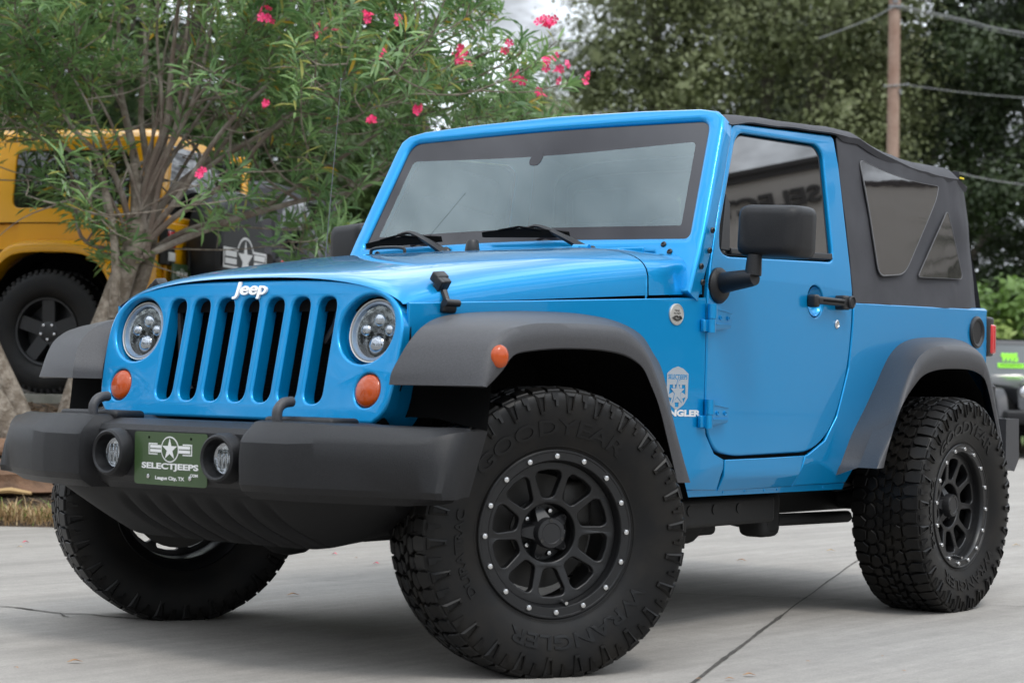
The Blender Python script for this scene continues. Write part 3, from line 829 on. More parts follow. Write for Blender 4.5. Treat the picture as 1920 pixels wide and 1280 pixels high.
for x in xs_:
    ze = np.interp(-x, [-a for a, b in zE], [b for a, b in zE]); zc = np.interp(-x, [-a for a, b in zCr], [b for a, b in zCr])
    row = []
    for i in range(41):
        a = -1 + 2 * i / 40
        q = a
        y = q * .716
        z = ze + (zc - ze) * (1 - abs(q) ** 5) ** .55
        z += .011 * noise.noise(Vector((x * 5, y * 5, 0))) * (1 - abs(q) ** 8) + .004 * noise.noise(Vector((x * 14, y * 9, 3)))
        row.append((x, y, z))
    lo = row[0]; hi = row[-1]
    dr = .030 if x < -1.86 else .014
    row = [(x, -.718, lo[2] - dr), (x, -.727, lo[2] - .01)] + row + [(x, .727, hi[2] - .01), (x, .718, hi[2] - dr)]
    rows.append(row)
top.loft(rows, False)
# rear curtain
rows2 = []
for k in range(9):
    q = k / 8
    rows2.append([(-2.975 - .115 * q + .02 * math.sin(math.pi * q) * 0 + .012 * noise.noise(Vector((i * .2, q * 3, 9))), (-1 + 2 * i / 20) * (.69 + .055 * q), (1.715 + (1.18 - 1.715) * q)) for i in range(21)])
top.loft([[(p[0] + .004, p[1], p[2] + .045) for p in rows2[0]]] + rows2, False)
TOP = top.build('soft_top', CLOTH, CAR, sharp=70)
def ft(u, v, w):
    t = (v - 1.17)
    y = .786 - .118 * t
    e = max(0, (-u - 2.86) / .2)
    y -= .05 * e * e
    y += .007 * noise.noise(Vector((u * 4, v * 6, 5))) + .004 * noise.noise(Vector((u * 9 + v * 5, v * 9 - u * 3, 8))) + .012 * noise.noise(Vector((u * 16, v * 1.2 + u * 1.5, 2))) * max(0, min(1, (-u - 2.72) / .1)) + .012 * max(0, noise.noise(Vector((u * 3, v * 22, 7)))) * max(0, min(1, (v - 1.70) / .05))
    return (u, y + w, v)
sd_ = rounded([(-1.858, 1.770), (-1.884, 1.156), (-2.4, 1.166), (-3.095, 1.186), (-3.03, 1.45), (-2.985, 1.690), (-2.91, 1.716), (-2.75, 1.712), (-2.45, 1.722), (-2.18, 1.750), (-2.02, 1.778)], [.01, .01, 0, .02, .1, .03, .03, .05, .05, .05, .05], 4)
cu = [(0, [-1.9 - .025 * k for k in range(48)]), (1, [1.2 + .025 * k for k in range(23)])]
SIDE = panel('side_curtain', [sd_], ft, .006, CLOTH, TOP, .002, 0, cu, 60)
w1 = rounded([(-2.025, 1.702), (-2.32, 1.668), (-2.688, 1.668), (-2.665, 1.62), (-2.30, 1.287), (-2.075, 1.268)], [.03, .2, .02, .02, .05, .04], 6)
w1 = rounded([(-2.020, 1.706), (-2.24, 1.676), (-2.48, 1.664), (-2.690, 1.668), (-2.650, 1.612), (-2.30, 1.287), (-2.085, 1.268)], [.035, .1, .1, .02, .02, .06, .04], 5)
w2 = rounded([(-2.742, 1.575), (-2.825, 1.300), (-2.412, 1.283)], [.025, .03, .03], 5)
WV = []
for wloop in (w1, w2):
    cen = Vector((sum(p[0] for p in wloop) / len(wloop), sum(p[1] for p in wloop) / len(wloop)))
    o = panel('side_window', [wloop], lambda u, v, w: (u, .786 - .118 * (v - 1.17) + .012 - .16 * max(0, v - 1.47) ** 2 + w, v), .0, VINYL, TOP, 0, 0, [(1, [1.3 + .03 * k_ for k_ in range(14)])])
    ring = [tuple(cen + (Vector(p) - cen) * 1.010) for p in wloop]
    panel('window_welt', [ring, [tuple(cen + (Vector(p) - cen) * .994) for p in wloop]], lambda u, v, w: (u, .786 - .118 * (v - 1.17) + .0135 - .16 * max(0, v - 1.47) ** 2 + w, v), .005, PIPE, TOP, .001, 0, [(1, [1.3 + .03 * k_ for k_ in range(14)])])
    WV.append(o)
for o in [SIDE] + WV:
    mirror(o, TOP)
MB().box((-2.905, .733, 1.722), (.036, .006, .008), bev=.002).build('fabric_tag', mat('yellow_tag', (.65, .5, .02), .6), TOP)
# ---- tail lamp, filler, rear bumper, plate bracket
MB().lathe([(.066, -.01), (.066, .006), (.058, .012), (.052, .010), (.047, .003), (0, .0025)], (-2.945, ybody(-2.9, 1.088), 1.088), (0, 1, 0), 36).build('fuel_filler', BLACK, CAR)
tl = MB().box((-3.083, .735, 1.075), (.065, .12, .165), bev=.012)
TL = tl.build('tail_lamp', BLACK, CAR)
MB().box((-3.100, .740, 1.065), (.050, .122, .125), bev=.010).build('tail_lamp_lens', REDL, TL)
mirror(TL, CAR)
br = MB().box((-3.165, .70, .815), (.10, .12, .150), bev=.02).box((-3.165, .762, .815), (.07, .012, .115), bev=.008)
br.build('plate_bracket', BLACK, CAR)
RB = MB()
RB.loft([[(-3.10, y, .735), (-3.27 + .04 * e, y, .735), (-3.29 + .06 * e, y, .715), (-3.285 + .05 * e, y, .565), (-3.24 + .05 * e, y, .515), (-3.10, y, .53)] for y, e in ((-.86, 1), (-.82, 0), (-.5, 0), (.5, 0), (.82, 0), (.86, 1))], True, True, True)
RB.build('rear_bumper', PLASTIC, CAR, sharp=30)

# ---- chassis
fr_ = MB()
for s in (-1, 1):
    fr_.box((-1.32, s * .42, .42), (3.46, .08, .12), bev=.01)
    fr_.box((-1.15, s * .56, .40), (.9, .16, .10), bev=.02)
    fr_.box((-1.72, s * .50, .37), (.13, .12, .17), bev=.03)
fr_.box((-1.25, .1, .36), (.5, .7, .08), bev=.02).box((-.95, -.1, .34), (.7, .5, .12), bev=.03)
for x in (-1.02, -1.18, -1.34): fr_.lathe([(.018, 0), (.018, .003), (0, .003)], (x, .641, .41), (0, 1, 0), 12)
fr_.build('chassis_frame', CHASSIS, CAR)
skid = MB().lathe([(.12, -.18), (.13, -.05), (.12, .1), (.05, .16), (0, .16)], (-1.42, .28, .385), (0, 1, 0), 20).box((-1.42, .10, .315), (.34, .60, .05), bev=.02)
skid.build('transfer_case', CHASSIS, CAR)
for x0, x1 in ((-1.72, -2.40), (-.78, -.05)):
    for s in (-1, 1):
        ca = MB().tube([(x0, s * .52, .345), (x1, s * .50, .335)], .024, 10).lathe([(.045, -.04), (.045, .04)], (x0, s * .52, .35), (0, 1, 0), 16)
        ca.build('control_arm', CHASSIS, CAR)
for x in (0, -2.423):
    ax = MB().tube([(x, -.70, .405), (x, .70, .405)], .042, 14).sphere((x + (.02 if x == 0 else -.02), -.22 if x == 0 else 0, .405), .15, 16, (1, .9, 1))
    for s in (-1, 1):
        pts = [(x + .08 + .055 * math.cos(a * .7), s * .50 + .055 * math.sin(a * .7), .44 + a * .0075) for a in range(56)]
        ax.tube(pts, .008, 6)
        ax.tube([(x - .12, s * .46, .38), (x - .10, s * .44, .80)], .022, 8)
    ax.build('axle', CHASSIS, CAR)
MB().tube([(.16, -.62, .40), (.16, .62, .40)], .016, 8).tube([(.20, -.5, .45), (.20, .55, .44)], .014, 8).build('tie_rod', CHASSIS, CAR)
for x in (-1.0, -1.75):
    MB().box((x - .62, .38, .86), (.46, .48, .14), bev=.04).box((x - .83, .38, 1.18), (.12, .46, .62), Matrix.Rotation(R(-12), 3, 'Y'), .04).box((x - .90, .38, 1.55), (.09, .24, .16), bev=.03).build('seat', SEAT, CAR) if x > -1.5 else None
MB().box((-1.62, -.38, .86), (.46, .48, .14), bev=.04).box((-1.83, -.38, 1.18), (.12, .46, .62), Matrix.Rotation(R(-12), 3, 'Y'), .04).box((-1.90, -.38, 1.55), (.09, .24, .16), bev=.03).build('seat', SEAT, CAR)
MB().box((-1.05, 0, 1.16), (.36, 1.36, .22), bev=.06).build('dashboard', SEAT, CAR)
MB().lathe([(.185 + .016 * math.cos(a), .016 * math.sin(a)) for a in [k * math.pi / 4 for k in range(8)]], (-1.32, .38, 1.25), (-.9, 0, .42), 28, True).build('steering_wheel', BLACK, CAR)
rbar = MB()
for x in (-1.95,): rbar.tube(smoothed([(x, -.62, .7), (x, -.62, 1.5), (x, -.55, 1.70), (x, 0, 1.72), (x, .55, 1.70), (x, .62, 1.5), (x, .62, .7)], 4), .03, 10)
rbar.build('roll_bar', BLACK, CAR)

# ================================================================== wheels (local: +Y is the outer side)
def pol(r, phi, w): return Vector((-r * math.cos(phi), w, r * math.sin(phi)))
SW = [(.226, .104), (.234, .112), (.242, .1145), (.262, .124), (.29, .134), (.32, .1395), (.35, .1425), (.375, .1420), (.392, .139), (.400, .132), (.4035, .12)]
def sidew(r): return float(np.interp(r, [a for a, b in SW], [b for a, b in SW]))
def tyre_mesh():
    b = MB()
    prof = SW + [(.4045, .06), (.4045, -.06)] + [(r, -w) for r, w in SW[::-1]]
    b.lathe([(r, w) for r, w in prof], (0, 0, 0), (0, 1, 0), 96)
    b.lathe([(.2445, .1158), (.2465, .1185), (.249, .1190), (.251, .1195)], (0, 0, 0), (0, 1, 0), 96)
    n = 26
    pit = 2 * math.pi / n
    def block(poly, r0, r1, inset=.0022):
        """poly of (phi, w); top slightly smaller"""
        c = np.mean(poly, axis=0)
        k = len(poly)
        top = [(c[0] + (p[0] - c[0]) * .93, c[1] + (p[1] - c[1]) * .93) for p in poly]
        def rr(r, w): return r - max(0, abs(w) - .112) * .42
        b.add([pol(r0 - .006 - max(0, abs(w) - .112) * .5, f, w) for f, w in poly] + [pol(rr(r1 - .002, w), f, w) for f, w in poly] + [pol(rr(r1, w), f, w) for f, w in top],
              [tuple(range(2 * k, 3 * k))] + [(i, (i + 1) % k, k + (i + 1) % k, k + i) for i in range(k)] + [(k + i, k + (i + 1) % k, 2 * k + (i + 1) % k, 2 * k + i) for i in range(k)])
    for s in (-1, 1):
        off = .25 * pit if s < 0 else 0
        for i in range(n):
            a = i * pit + off
            j = .06 * pit * math.sin(i * 2.4)
            # shoulder pair
            block([(a + .03 * pit, s * .136), (a + .43 * pit, s * .136), (a + .47 * pit + j, s * .098), (a + .40 * pit, s * .078), (a + .10 * pit, s * .074), (a + .0 * pit, s * .098)], .4045, .4165)
            block([(a + .55 * pit, s * .132), (a + .93 * pit, s * .132), (a + .92 * pit, s * .100), (a + .95 * pit + j, s * .084), (a + .70 * pit, s * .072), (a + .53 * pit, s * .092)], .4045, .4160)
            # intermediate and centre
            block([(a + .12 * pit, s * .067), (a + .48 * pit, s * .071), (a + .60 * pit, s * .050), (a + .42 * pit, s * .030), (a + .16 * pit, s * .036), (a + .04 * pit, s * .052)], .4045, .4165)
            block([(a + .64 * pit, s * .064), (a + .95 * pit, s * .068), (a + 1.0 * pit, s * .045), (a + .86 * pit, s * .034), (a + .62 * pit, s * .042)], .4045, .4160)
            block([(a + .50 * pit, s * .028), (a + .82 * pit, s * .026), (a + .92 * pit, s * .006), (a + .62 * pit, s * .003)], .4045, .4165)
            block([(a + .02 * pit, s * .026), (a + .34 * pit, s * .022), (a + .40 * pit, s * .004), (a + .10 * pit, s * .002)], .4045, .4165)
            # sidewall lugs
            def raised(poly, h, hollow):
                k = len(poly)
                c = np.mean(poly, axis=0)
                inn = [(c[0] + (p[0] - c[0]) * .55, c[1] + (p[1] - c[1]) * .70) for p in poly]
                P = lambda r, f, d: pol(r, f, s * (sidew(r) + d))
                vs = [P(r, f, -.002) for f, r in poly] + [P(r, f, h) for f, r in poly]
                fs_ = [(q, (q + 1) % k, k + (q + 1) % k, k + q) for q in range(k)]
                if hollow:
                    vs += [P(r, f, h) for f, r in inn] + [P(r, f, .0012) for f, r in inn]
                    fs_ += [(k + q, k + (q + 1) % k, 2 * k + (q + 1) % k, 2 * k + q) for q in range(k)] + [(2 * k + q, 2 * k + (q + 1) % k, 3 * k + (q + 1) % k, 3 * k + q) for q in range(k)] + [tuple(range(3 * k, 4 * k))]
                else:
                    fs_ += [tuple(range(k, 2 * k))]
                b.add(vs, fs_)
            g = a + .23 * pit
            raised([(g - .165 * pit, .399), (g + .165 * pit, .399), (g + .085 * pit, .342), (g - .085 * pit, .342)], .0075, True)
            g = a + .74 * pit
            raised([(g - .10 * pit, .398), (g + .10 * pit, .398), (g + .09 * pit, .380), (g + .02 * pit, .379), (g + .015 * pit, .362), (g - .07 * pit, .362)], .007, False)
    return b
WH0 = None
def letters(parent, body, phi0, r, width, height, bold=.02):
    t = text_mesh(body, width, height, .0036, bold)
    bm = bmesh.new(); bm.from_mesh(t)
    for q in np.arange(-width / 2, width / 2, .012):
        bmesh.ops.bisect_plane(bm, geom=bm.verts[:] + bm.edges[:] + bm.faces[:], plane_co=(q, 0, 0), plane_no=(1, 0, 0))
    bm.to_mesh(t); bm.free()
    bend(t, lambda u, v, w: pol(r + v, phi0 - u / r, sidew(r + v) + w - .0004))
    return link('tyre_lettering', t, RUBTXT, parent, False)
def make_wheel():
    # rim face with ten windows
    outer = circ(.204, n=96)
    wins = []
    for k in range(10):
        a = 2 * math.pi * (k + .5) / 10 + R(3)
        hw0, hw1 = .018, .041
        pts = [(.100, -hw0), (.160, -hw1), (.176, -hw1 * .86), (.180, 0), (.176, hw1 * .86), (.160, hw1), (.100, hw0)]
        pts = rounded(pts, [.012, .016, .012, .0, .012, .016, .012], 4)
        wins.append([(x * math.cos(a) - y * math.sin(a), x * math.sin(a) + y * math.cos(a)) for x, y in pts])
    me = plate_mesh([outer] + wins + [circ(.083, n=48)], .030, .004)
    def dish(u, v, w):
        r = math.hypot(u, v)
        return (-u, .084 + w - .016 * max(0, (.185 - r) / .10) , v)
    bend(me, dish)
    b = MB(); b.mesh(me)
    b.lathe([(.2385, .108), (.2385, .118), (.236, .1205), (.232, .1205), (.230, .118), (.209, .117), (.206, .114), (.203, .100), (.202, .074)], (0, 0, 0), (0, 1, 0), 96)
    b.lathe([(.2385, .108), (.226, .100), (.206, .092), (.204, .04), (.206, -.07), (.226, -.10), (.236, -.112), (.232, -.116), (.220, -.104), (.200, -.07), (.198, .04), (.200, .08)], (0, 0, 0), (0, 1, 0), 72)
    b.lathe([(.098, .069), (.092, .066), (.086, .055), (.083, .030), (.080, .016), (.0, .014)], (0, 0, 0), (0, 1, 0), 56)
    wh = b.build('wheel', RIM, CAR, sharp=40)
    ty = tyre_mesh().build('tyre', RUBBER, wh, sharp=35, recalc=True)
    letters(wh, 'GOODYEAR', R(97), .302, .50, .046)
    letters(wh, 'WRANGLER', R(-74), .302, .47, .042)
    letters(wh, 'DURATRAC', R(190), .304, .25, .028)
    bolt = MB().lathe([(.0085, -.001), (.0085, .004), (.0070, .0070), (.003, .0082), (0, .0082)], (0, 0, 0), (0, 1, 0), 12).build('bead_bolt', STEEL, wh)
    for k in range(16):
        a = 2 * math.pi * k / 16 + R(1)
        o = bolt if k == 0 else bolt.copy()
        if k: COL.objects.link(o); o.parent = wh
        o.location = pol(.2195, a, .1178)
    hub = MB()
    hub.lathe([(.044, .014), (.044, .082), (.041, .088), (.030, .089), (.028, .087), (0, .087)], (0, 0, 0), (0, 1, 0), 32)
    for k in range(5):
        a = 2 * math.pi * k / 5 + R(108)
        c, s = math.cos(a), math.sin(a)
        def q(r, t, w): return Vector((-(r * c - t * s), w, r * s + t * c))
        hub.loft([[q(.038, -.022, .014), q(.038, .022, .014), q(.038, .020, .062), q(.038, -.020, .062)], [q(.080, -.010, .014), q(.080, .010, .014), q(.080, .009, .040), q(.080, -.009, .040)]], True, True, True)
        hub.lathe([(.0075, .036), (.0075, .043), (.004, .043), (.004, .040), (0, .040)], q(.072, 0, .002), (0, 1, 0), 12)
    HB = hub.build('hub_cap', BLACK, wh)
    for k in range(3):
        a = 2 * math.pi * k / 3 + R(95)
        MB().lathe([(.0050, .086), (.0050, .0905), (.003, .0905), (.003, .089), (0, .089)], pol(.036, a, 0), (0, 1, 0), 10).build('cap_screw', DISC, HB)
    for k in range(5):
        a = 2 * math.pi * k / 5 + R(72)
        MB().lathe([(.0095, .012), (.009, .030), (.006, .034), (0, .035)], pol(.0635, a, 0), (0, 1, 0), 6).build('lug_nut', STEEL, wh)
    vs_ = MB().tube([pol(.195, R(-79), .085), pol(.199, R(-79), .118)], .005, 8)
    vs_.build('valve_stem', STEEL, wh)
    return wh
WHEEL = make_wheel()
POS = [((.0735, .827, .401), R(-28.5)), ((-.060, -.835, .401), R(180 - 31)), ((-2.423, .859, .401), 0.0), ((-2.423, -.859, .401), R(180))]
SPIN = [R(0), R(40), R(-6), R(75)]
for i, ((x, y, z), a) in enumerate(POS):
    w = WHEEL if i == 0 else copy_tree(WHEEL)
    w.location = (x, y, z)
    w.rotation_mode = 'YXZ'
    w.matrix_local = Matrix.Translation((x, y, z)) @ Matrix.Rotation(a, 4, 'Z') @ Matrix.Rotation(SPIN[i], 4, 'Y')
    M = Matrix.Translation((x, y, z)) @ Matrix.Rotation(a, 4, 'Z')
    d = MB().lathe([(.06, .0), (.165, .0), (.165, -.012), (.06, -.012)], (0, -.01, 0), (0, 1, 0), 40)
    d.lathe([(.07, .01), (.09, .0), (.09, -.06), (0, -.06)], (0, 0, 0), (0, 1, 0), 24)
    d.box((.11 if i % 2 else -.11, -.015, .08), (.10, .07, .13), bev=.015)
    o = d.build('brake_disc', DISC, CAR)
    o.matrix_local = M

# ================================================================== ground and yard
FWD = Vector((-.78980, -.61336)); RGT = Vector((-.61336, .78980)); EYE = Vector((4.5536, 4.1931))
def yd(s, d, z=0.0):
    """yard frame: s metres to the right and d metres away from where the photographer stood"""
    p = EYE + FWD * d + RGT * s
    return Vector((p.x, p.y, z))

def concrete():
    m = bpy.data.materials.new('concrete'); m.use_nodes = True
    t = m.node_tree; p = t.nodes['Principled BSDF']
    p.inputs['Roughness'].default_value = .78; p.inputs['Specular IOR Level'].default_value = .35
    c = t.nodes.new('ShaderNodeTexCoord')
    def noise_(scale, det, vec=None, rough=.6):
        n = t.nodes.new('ShaderNodeTexNoise'); n.inputs['Scale'].default_value = scale; n.inputs['Detail'].default_value = det; n.inputs['Roughness'].default_value = rough
        t.links.new(vec or c.outputs['Object'], n.inputs['Vector']); return n
    mp = t.nodes.new('ShaderNodeMapping'); mp.inputs['Rotation'].default_value = (0, 0, R(-120)); mp.inputs['Scale'].default_value = (.8, 26, 1)
    t.links.new(c.outputs['Object'], mp.inputs[0])
    mp2 = t.nodes.new('ShaderNodeMapping'); mp2.inputs['Rotation'].default_value = (0, 0, R(-124)); mp2.inputs['Scale'].default_value = (.5, 4.5, 1)
    t.links.new(c.outputs['Object'], mp2.inputs[0])
    big = noise_(.55, 5); streak = noise_(1.0, 4, mp.outputs[0]); blot = noise_(1.3, 6, mp2.outputs[0], .7); fine = noise_(220, 2); mid = noise_(14, 6, None, .75)
    def ramp(n, lo, hi, a, b):
        r = t.nodes.new('ShaderNodeMapRange'); r.inputs[1].default_value = lo; r.inputs[2].default_value = hi; r.inputs[3].default_value = a; r.inputs[4].default_value = b
        t.links.new(n.outputs[0], r.inputs[0]); return r.outputs[0]
    def mul(a, b):
        x = t.nodes.new('ShaderNodeMath'); x.operation = 'MULTIPLY'; t.links.new(a, x.inputs[0]); t.links.new(b, x.inputs[1]); return x.outputs[0]
    grit = noise_(95, 3, None, .8); pit_ = noise_(55, 3, None, .7)
    v = mul(mul(ramp(grit, .30, .72, .86, 1.13), ramp(pit_, .30, .36, .82, 1.0)), mul(mul(mul(ramp(big, .35, .7, .92, 1.06), ramp(streak, .3, .75, .96, 1.04)), mul(ramp(blot, .36, .62, .82, 1.04), ramp(mid, .3, .7, .88, 1.07))), ramp(fine, .25, .75, .85, 1.14)))
    x = t.nodes.new('ShaderNodeVectorMath'); x.operation = 'SCALE'; x.inputs[0].default_value = (.312, .292, .266)
    t.links.new(v, x.inputs['Scale'])
    t.links.new(x.outputs[0], p.inputs['Base Color'])
    b = t.nodes.new('ShaderNodeBump'); b.inputs['Strength'].default_value = .25; b.inputs['Distance'].default_value = .003
    t.links.new(mul(ramp(grit, 0, 1, 0, 1), ramp(fine, 0, 1, .5, 1)), b.inputs['Height'])
    t.links.new(b.outputs[0], p.inputs['Normal'])
    return m
CONC = concrete()
g = MB()
g.add([(-260, -260, 0), (260, -260, 0), (260, 260, 0), (-260, 260, 0)], [(0, 1, 2, 3)])
kind(g.build('ground', CONC, None, False), 'structure')

# joints in the slabs: thin ragged dark filler
JOINT = mat('joint_filler', (.055, .05, .043), .9, var=(20, (.11, .10, .09), .45, .65))
def joint(p, q, w0, w1, name, step=.03, seed=1, wob=.006):
    p = Vector((*p, 0)); q = Vector((*q, 0)); d = (q - p); L = d.length; d.normalize(); nrm = Vector((-d.y, d.x, 0))
    n = int(L / step); vs = []; fs_ = []
    rr = random.Random(seed)
    for i in range(n + 1):
        t = i / n
        w = (w0 + (w1 - w0) * t) * (.55 + .9 * abs(noise.noise(Vector((i * .21, seed, 0)))) + .25 * rr.random())
        c = p + d * (L * t) + nrm * (wob * noise.noise(Vector((i * .05, seed * 3.1, 1))))
        vs += [c + nrm * w + Vector((0, 0, .003)), c - nrm * w + Vector((0, 0, .003))]
        if i: fs_.append((2 * i - 2, 2 * i - 1, 2 * i + 1, 2 * i))
    b = MB(); b.add(vs, fs_)
    return kind(b.build(name, JOINT, None, False), 'structure')
joint((1.1, 1.745), (-1.75, .589), .007, .008, 'slab_joint', seed=2)
joint((-1.75, .589), (-9.0, -2.30), .0035, .0035, 'slab_joint', seed=5)
joint((-1.35, -1.35), (-5.2, 5.35), .0028, .004, 'slab_joint', seed=8)
def crack(pts, w, seed):
    pts = smoothed([(*p, 0) for p in pts], 8); b = MB(); vs = []; fs_ = []
    for i, p in enumerate(pts):
        p = Vector(p); d = (Vector(pts[min(i + 1, len(pts) - 1)]) - Vector(pts[max(i - 1, 0)])).normalized(); nrm = Vector((-d.y, d.x, 0))
        ww = w * (.5 + 1.2 * abs(noise.noise(Vector((i * .4, seed, 0)))))
        vs += [p + nrm * ww + Vector((0, 0, .003)), p - nrm * ww + Vector((0, 0, .003))]
        if i: fs_.append((2 * i - 2, 2 * i - 1, 2 * i + 1, 2 * i))
    b.add(vs, fs_); return kind(b.build('pavement_crack', JOINT, None, False), 'structure')
crack([(.42, -1.75), (.218, -1.43), (.20, -1.25), (.193, -1.135), (.14, -1.05), (.135, -.97), (.10, -.85), (.06, -.72)], .009, 4)
crack([(.193, -1.135), (.21, -1.10), (.235, -1.06), (.24, -1.03)], .005, 6)

# raised planting bed and gravel lot behind the car
SOIL = mat('mulch_soil', (.045, .032, .022), .95, bump=(60, .8, .02), var=(18, (.12, .085, .055), .42, .7))
GRAVB = mat('gravel_base', (.22, .20, .17), .9, bump=(70, .8, .02), var=(40, (.46, .43, .38), .4, .7))
prof_d = [10.62, 10.66, 10.85, 11.1, 11.3, 11.6, 12.0, 12.5, 12.75, 13.75, 16, 20, 40]
prof_z = [-.02, .03, .065, .15, .25, .40, .575, .640, .655, .722, .785, .81, .82]
def bedz(s, d):
    z = float(np.interp(d, prof_d, prof_z))
    e = min(max((.7 - s) / 1.3, 0), 1); e = e * e * (3 - 2 * e)
    return z * e - .03 * (1 - e) + (.02 * noise.noise(Vector((s * 2, d * 2, 0))) if 10.8 < d < 12.4 else 0) * e
t_ = MB(); rows = []
ds = [10.62, 10.66, 10.75, 10.85, 10.95, 11.1, 11.2, 11.3, 11.45, 11.6, 11.8, 12, 12.25, 12.5, 12.75]
ss = [-9 + .25 * k for k in range(46)]
t_.loft([[yd(s, d, bedz(s, d)) for s in ss] for d in ds], False)
kind(t_.build('planting_bed', SOIL, None), 'structure')
t_ = MB()
ds = [12.75, 13, 13.5, 14, 16, 20, 26, 34, 44]
t_.loft([[yd(s, d, bedz(s, d)) for s in [-40, -20, -12] + ss] for d in ds], False)
kind(t_.build('gravel_lot', GRAVB, None), 'structure')
# bank of grass behind everything
GRASSB = mat('turf', (.05, .09, .02), .95, bump=(30, .8, .05), var=(3, (.10, .13, .04), .4, .65))
t_ = MB()
t_.loft([[yd(s, d, .03 + (d - 33) * .012 + (.0 if d > 33.1 else -.04)) for s in range(-50, 60, 5)] for d in (33, 33.2, 40, 60, 110)], False)
kind(t_.build('lawn', GRASSB, None), 'structure')
# gravel stones
GRAV = mat('gravel_stone', (.27, .25, .215), .85, var=(30, (.42, .395, .35), .4, .65))
def pebbles(n, area_, zf, smin, smax, mats, name):
    b = MB()
    ico = bmesh.new(); bmesh.ops.create_icosphere(ico, subdivisions=1, radius=1)
    base = np.array([v.co[:] for v in ico.verts])
    for i, v in enumerate(ico.verts): v.index = i
    fcs = [tuple(v.index for v in f.verts) for f in ico.faces]; ico.free()
    for _ in range(n):
        s, d = area_()
        k = rng.uniform(smin, smax)
        sc = rng.uniform(.6, 1.4, 3) * k; sc[2] *= .6
        v = base * sc * rng.uniform(.85, 1.15, (len(base), 1))
        a = rng.uniform(0, 6.28); ca, sa = math.cos(a), math.sin(a)
        v = np.stack([v[:, 0] * ca - v[:, 1] * sa, v[:, 0] * sa + v[:, 1] * ca, v[:, 2]], 1)
        p = yd(s, d, zf(s, d) + sc[2] * .4)
        b.add([tuple(q) for q in v + np.array(p[:])], fcs)
    return b.build(name, mats, None, True, 30, False)
kind(pebbles(4200, lambda: (rng.uniform(-4.2, -1.2), rng.uniform(12.74, 15.5)), bedz, .015, .048, GRAV, 'gravel'), 'stuff')
MULCH = mat('bark_mulch', (.075, .048, .03), .95, var=(25, (.20, .14, .09), .4, .65))
def chips():
    b = MB()
    for _ in range(900):
        s, d = rng.uniform(-3.6, -1.7), rng.uniform(10.95, 12.5)
        l, w = rng.uniform(.02, .09), rng.uniform(.006, .018)
        M = Matrix.Rotation(rng.uniform(0, 6.28), 3, 'Z') @ Matrix.Rotation(rng.uniform(-.5, .5), 3, 'Y') @ Matrix.Rotation(rng.uniform(-.4, .4), 3, 'X')
        b.box(yd(s, d, bedz(s, d) + .012), (l, w, .006), M)
    return b.build('bark_mulch', MULCH, None, False)
kind(chips(), 'stuff')
# edging board along the gravel
ED = mat('grey_timber', (.27, .26, .22), .85, var=(12, (.17, .17, .14), .4, .7))
eb = MB()
eb.loft([[yd(s, 12.70, bedz(s, 12.7) - .05), yd(s, 12.70, bedz(s, 12.7) + .055), yd(s, 12.76, bedz(s, 12.76) + .055), yd(s, 12.76, bedz(s, 12.76) - .05)] for s in np.arange(-5, .5, .5)], True, True, True)
tag(eb.build('edging_board', ED, None), 'low weathered grey edging board holding back the pale gravel beside the leaning trunk', 'edging')
# flat rocks in the bed
ROCK_ = mat('brown_sandstone', (.20, .115, .07), .9, bump=(18, .7, .02), var=(5, (.10, .065, .045), .38, .7))
def rock(s, d, z, size, rz, label, seed):
    bm = bmesh.new(); bmesh.ops.create_cube(bm, size=1); bmesh.ops.bevel(bm, geom=bm.edges[:], offset=.09, segments=1, affect='EDGES')
    bmesh.ops.subdivide_edges(bm, edges=bm.edges[:], cuts=3, use_grid_fill=True)
    for v in bm.verts:
        n = noise.noise_vector(v.co * 1.7 + Vector((seed, 0, 0))) * .13 + noise.noise_vector(v.co * 5 + Vector((seed, 3, 0))) * .04
        v.co += n
        v.co = Vector((v.co.x * size[0], v.co.y * size[1], v.co.z * size[2]))
    me = bpy.data.meshes.new('rock'); bm.to_mesh(me); bm.free()
    o = link('rock', me, ROCK_, None, True, 30)
    o.location = yd(s, d, z); o.rotation_euler = (rng.uniform(-.08, .08), rng.uniform(-.08, .08), rz + YAW - math.pi / 2)
    tag(o, label, 'rock', 'flat brown rocks edging the bed')
rock(-2.74, 11.25, .245, (.70, .42, .17), .15, 'large flat brown rock at the left edge, above the dry grass', 1)
rock(-2.36, 11.15, .19, (.30, .26, .16), -.5, 'small reddish brown rock half hidden beside the front right tyre', 5)
rock(-2.95, 11.6, .40, (.30, .25, .10), .8, 'small dark rock under the second trunk at the left edge', 9)
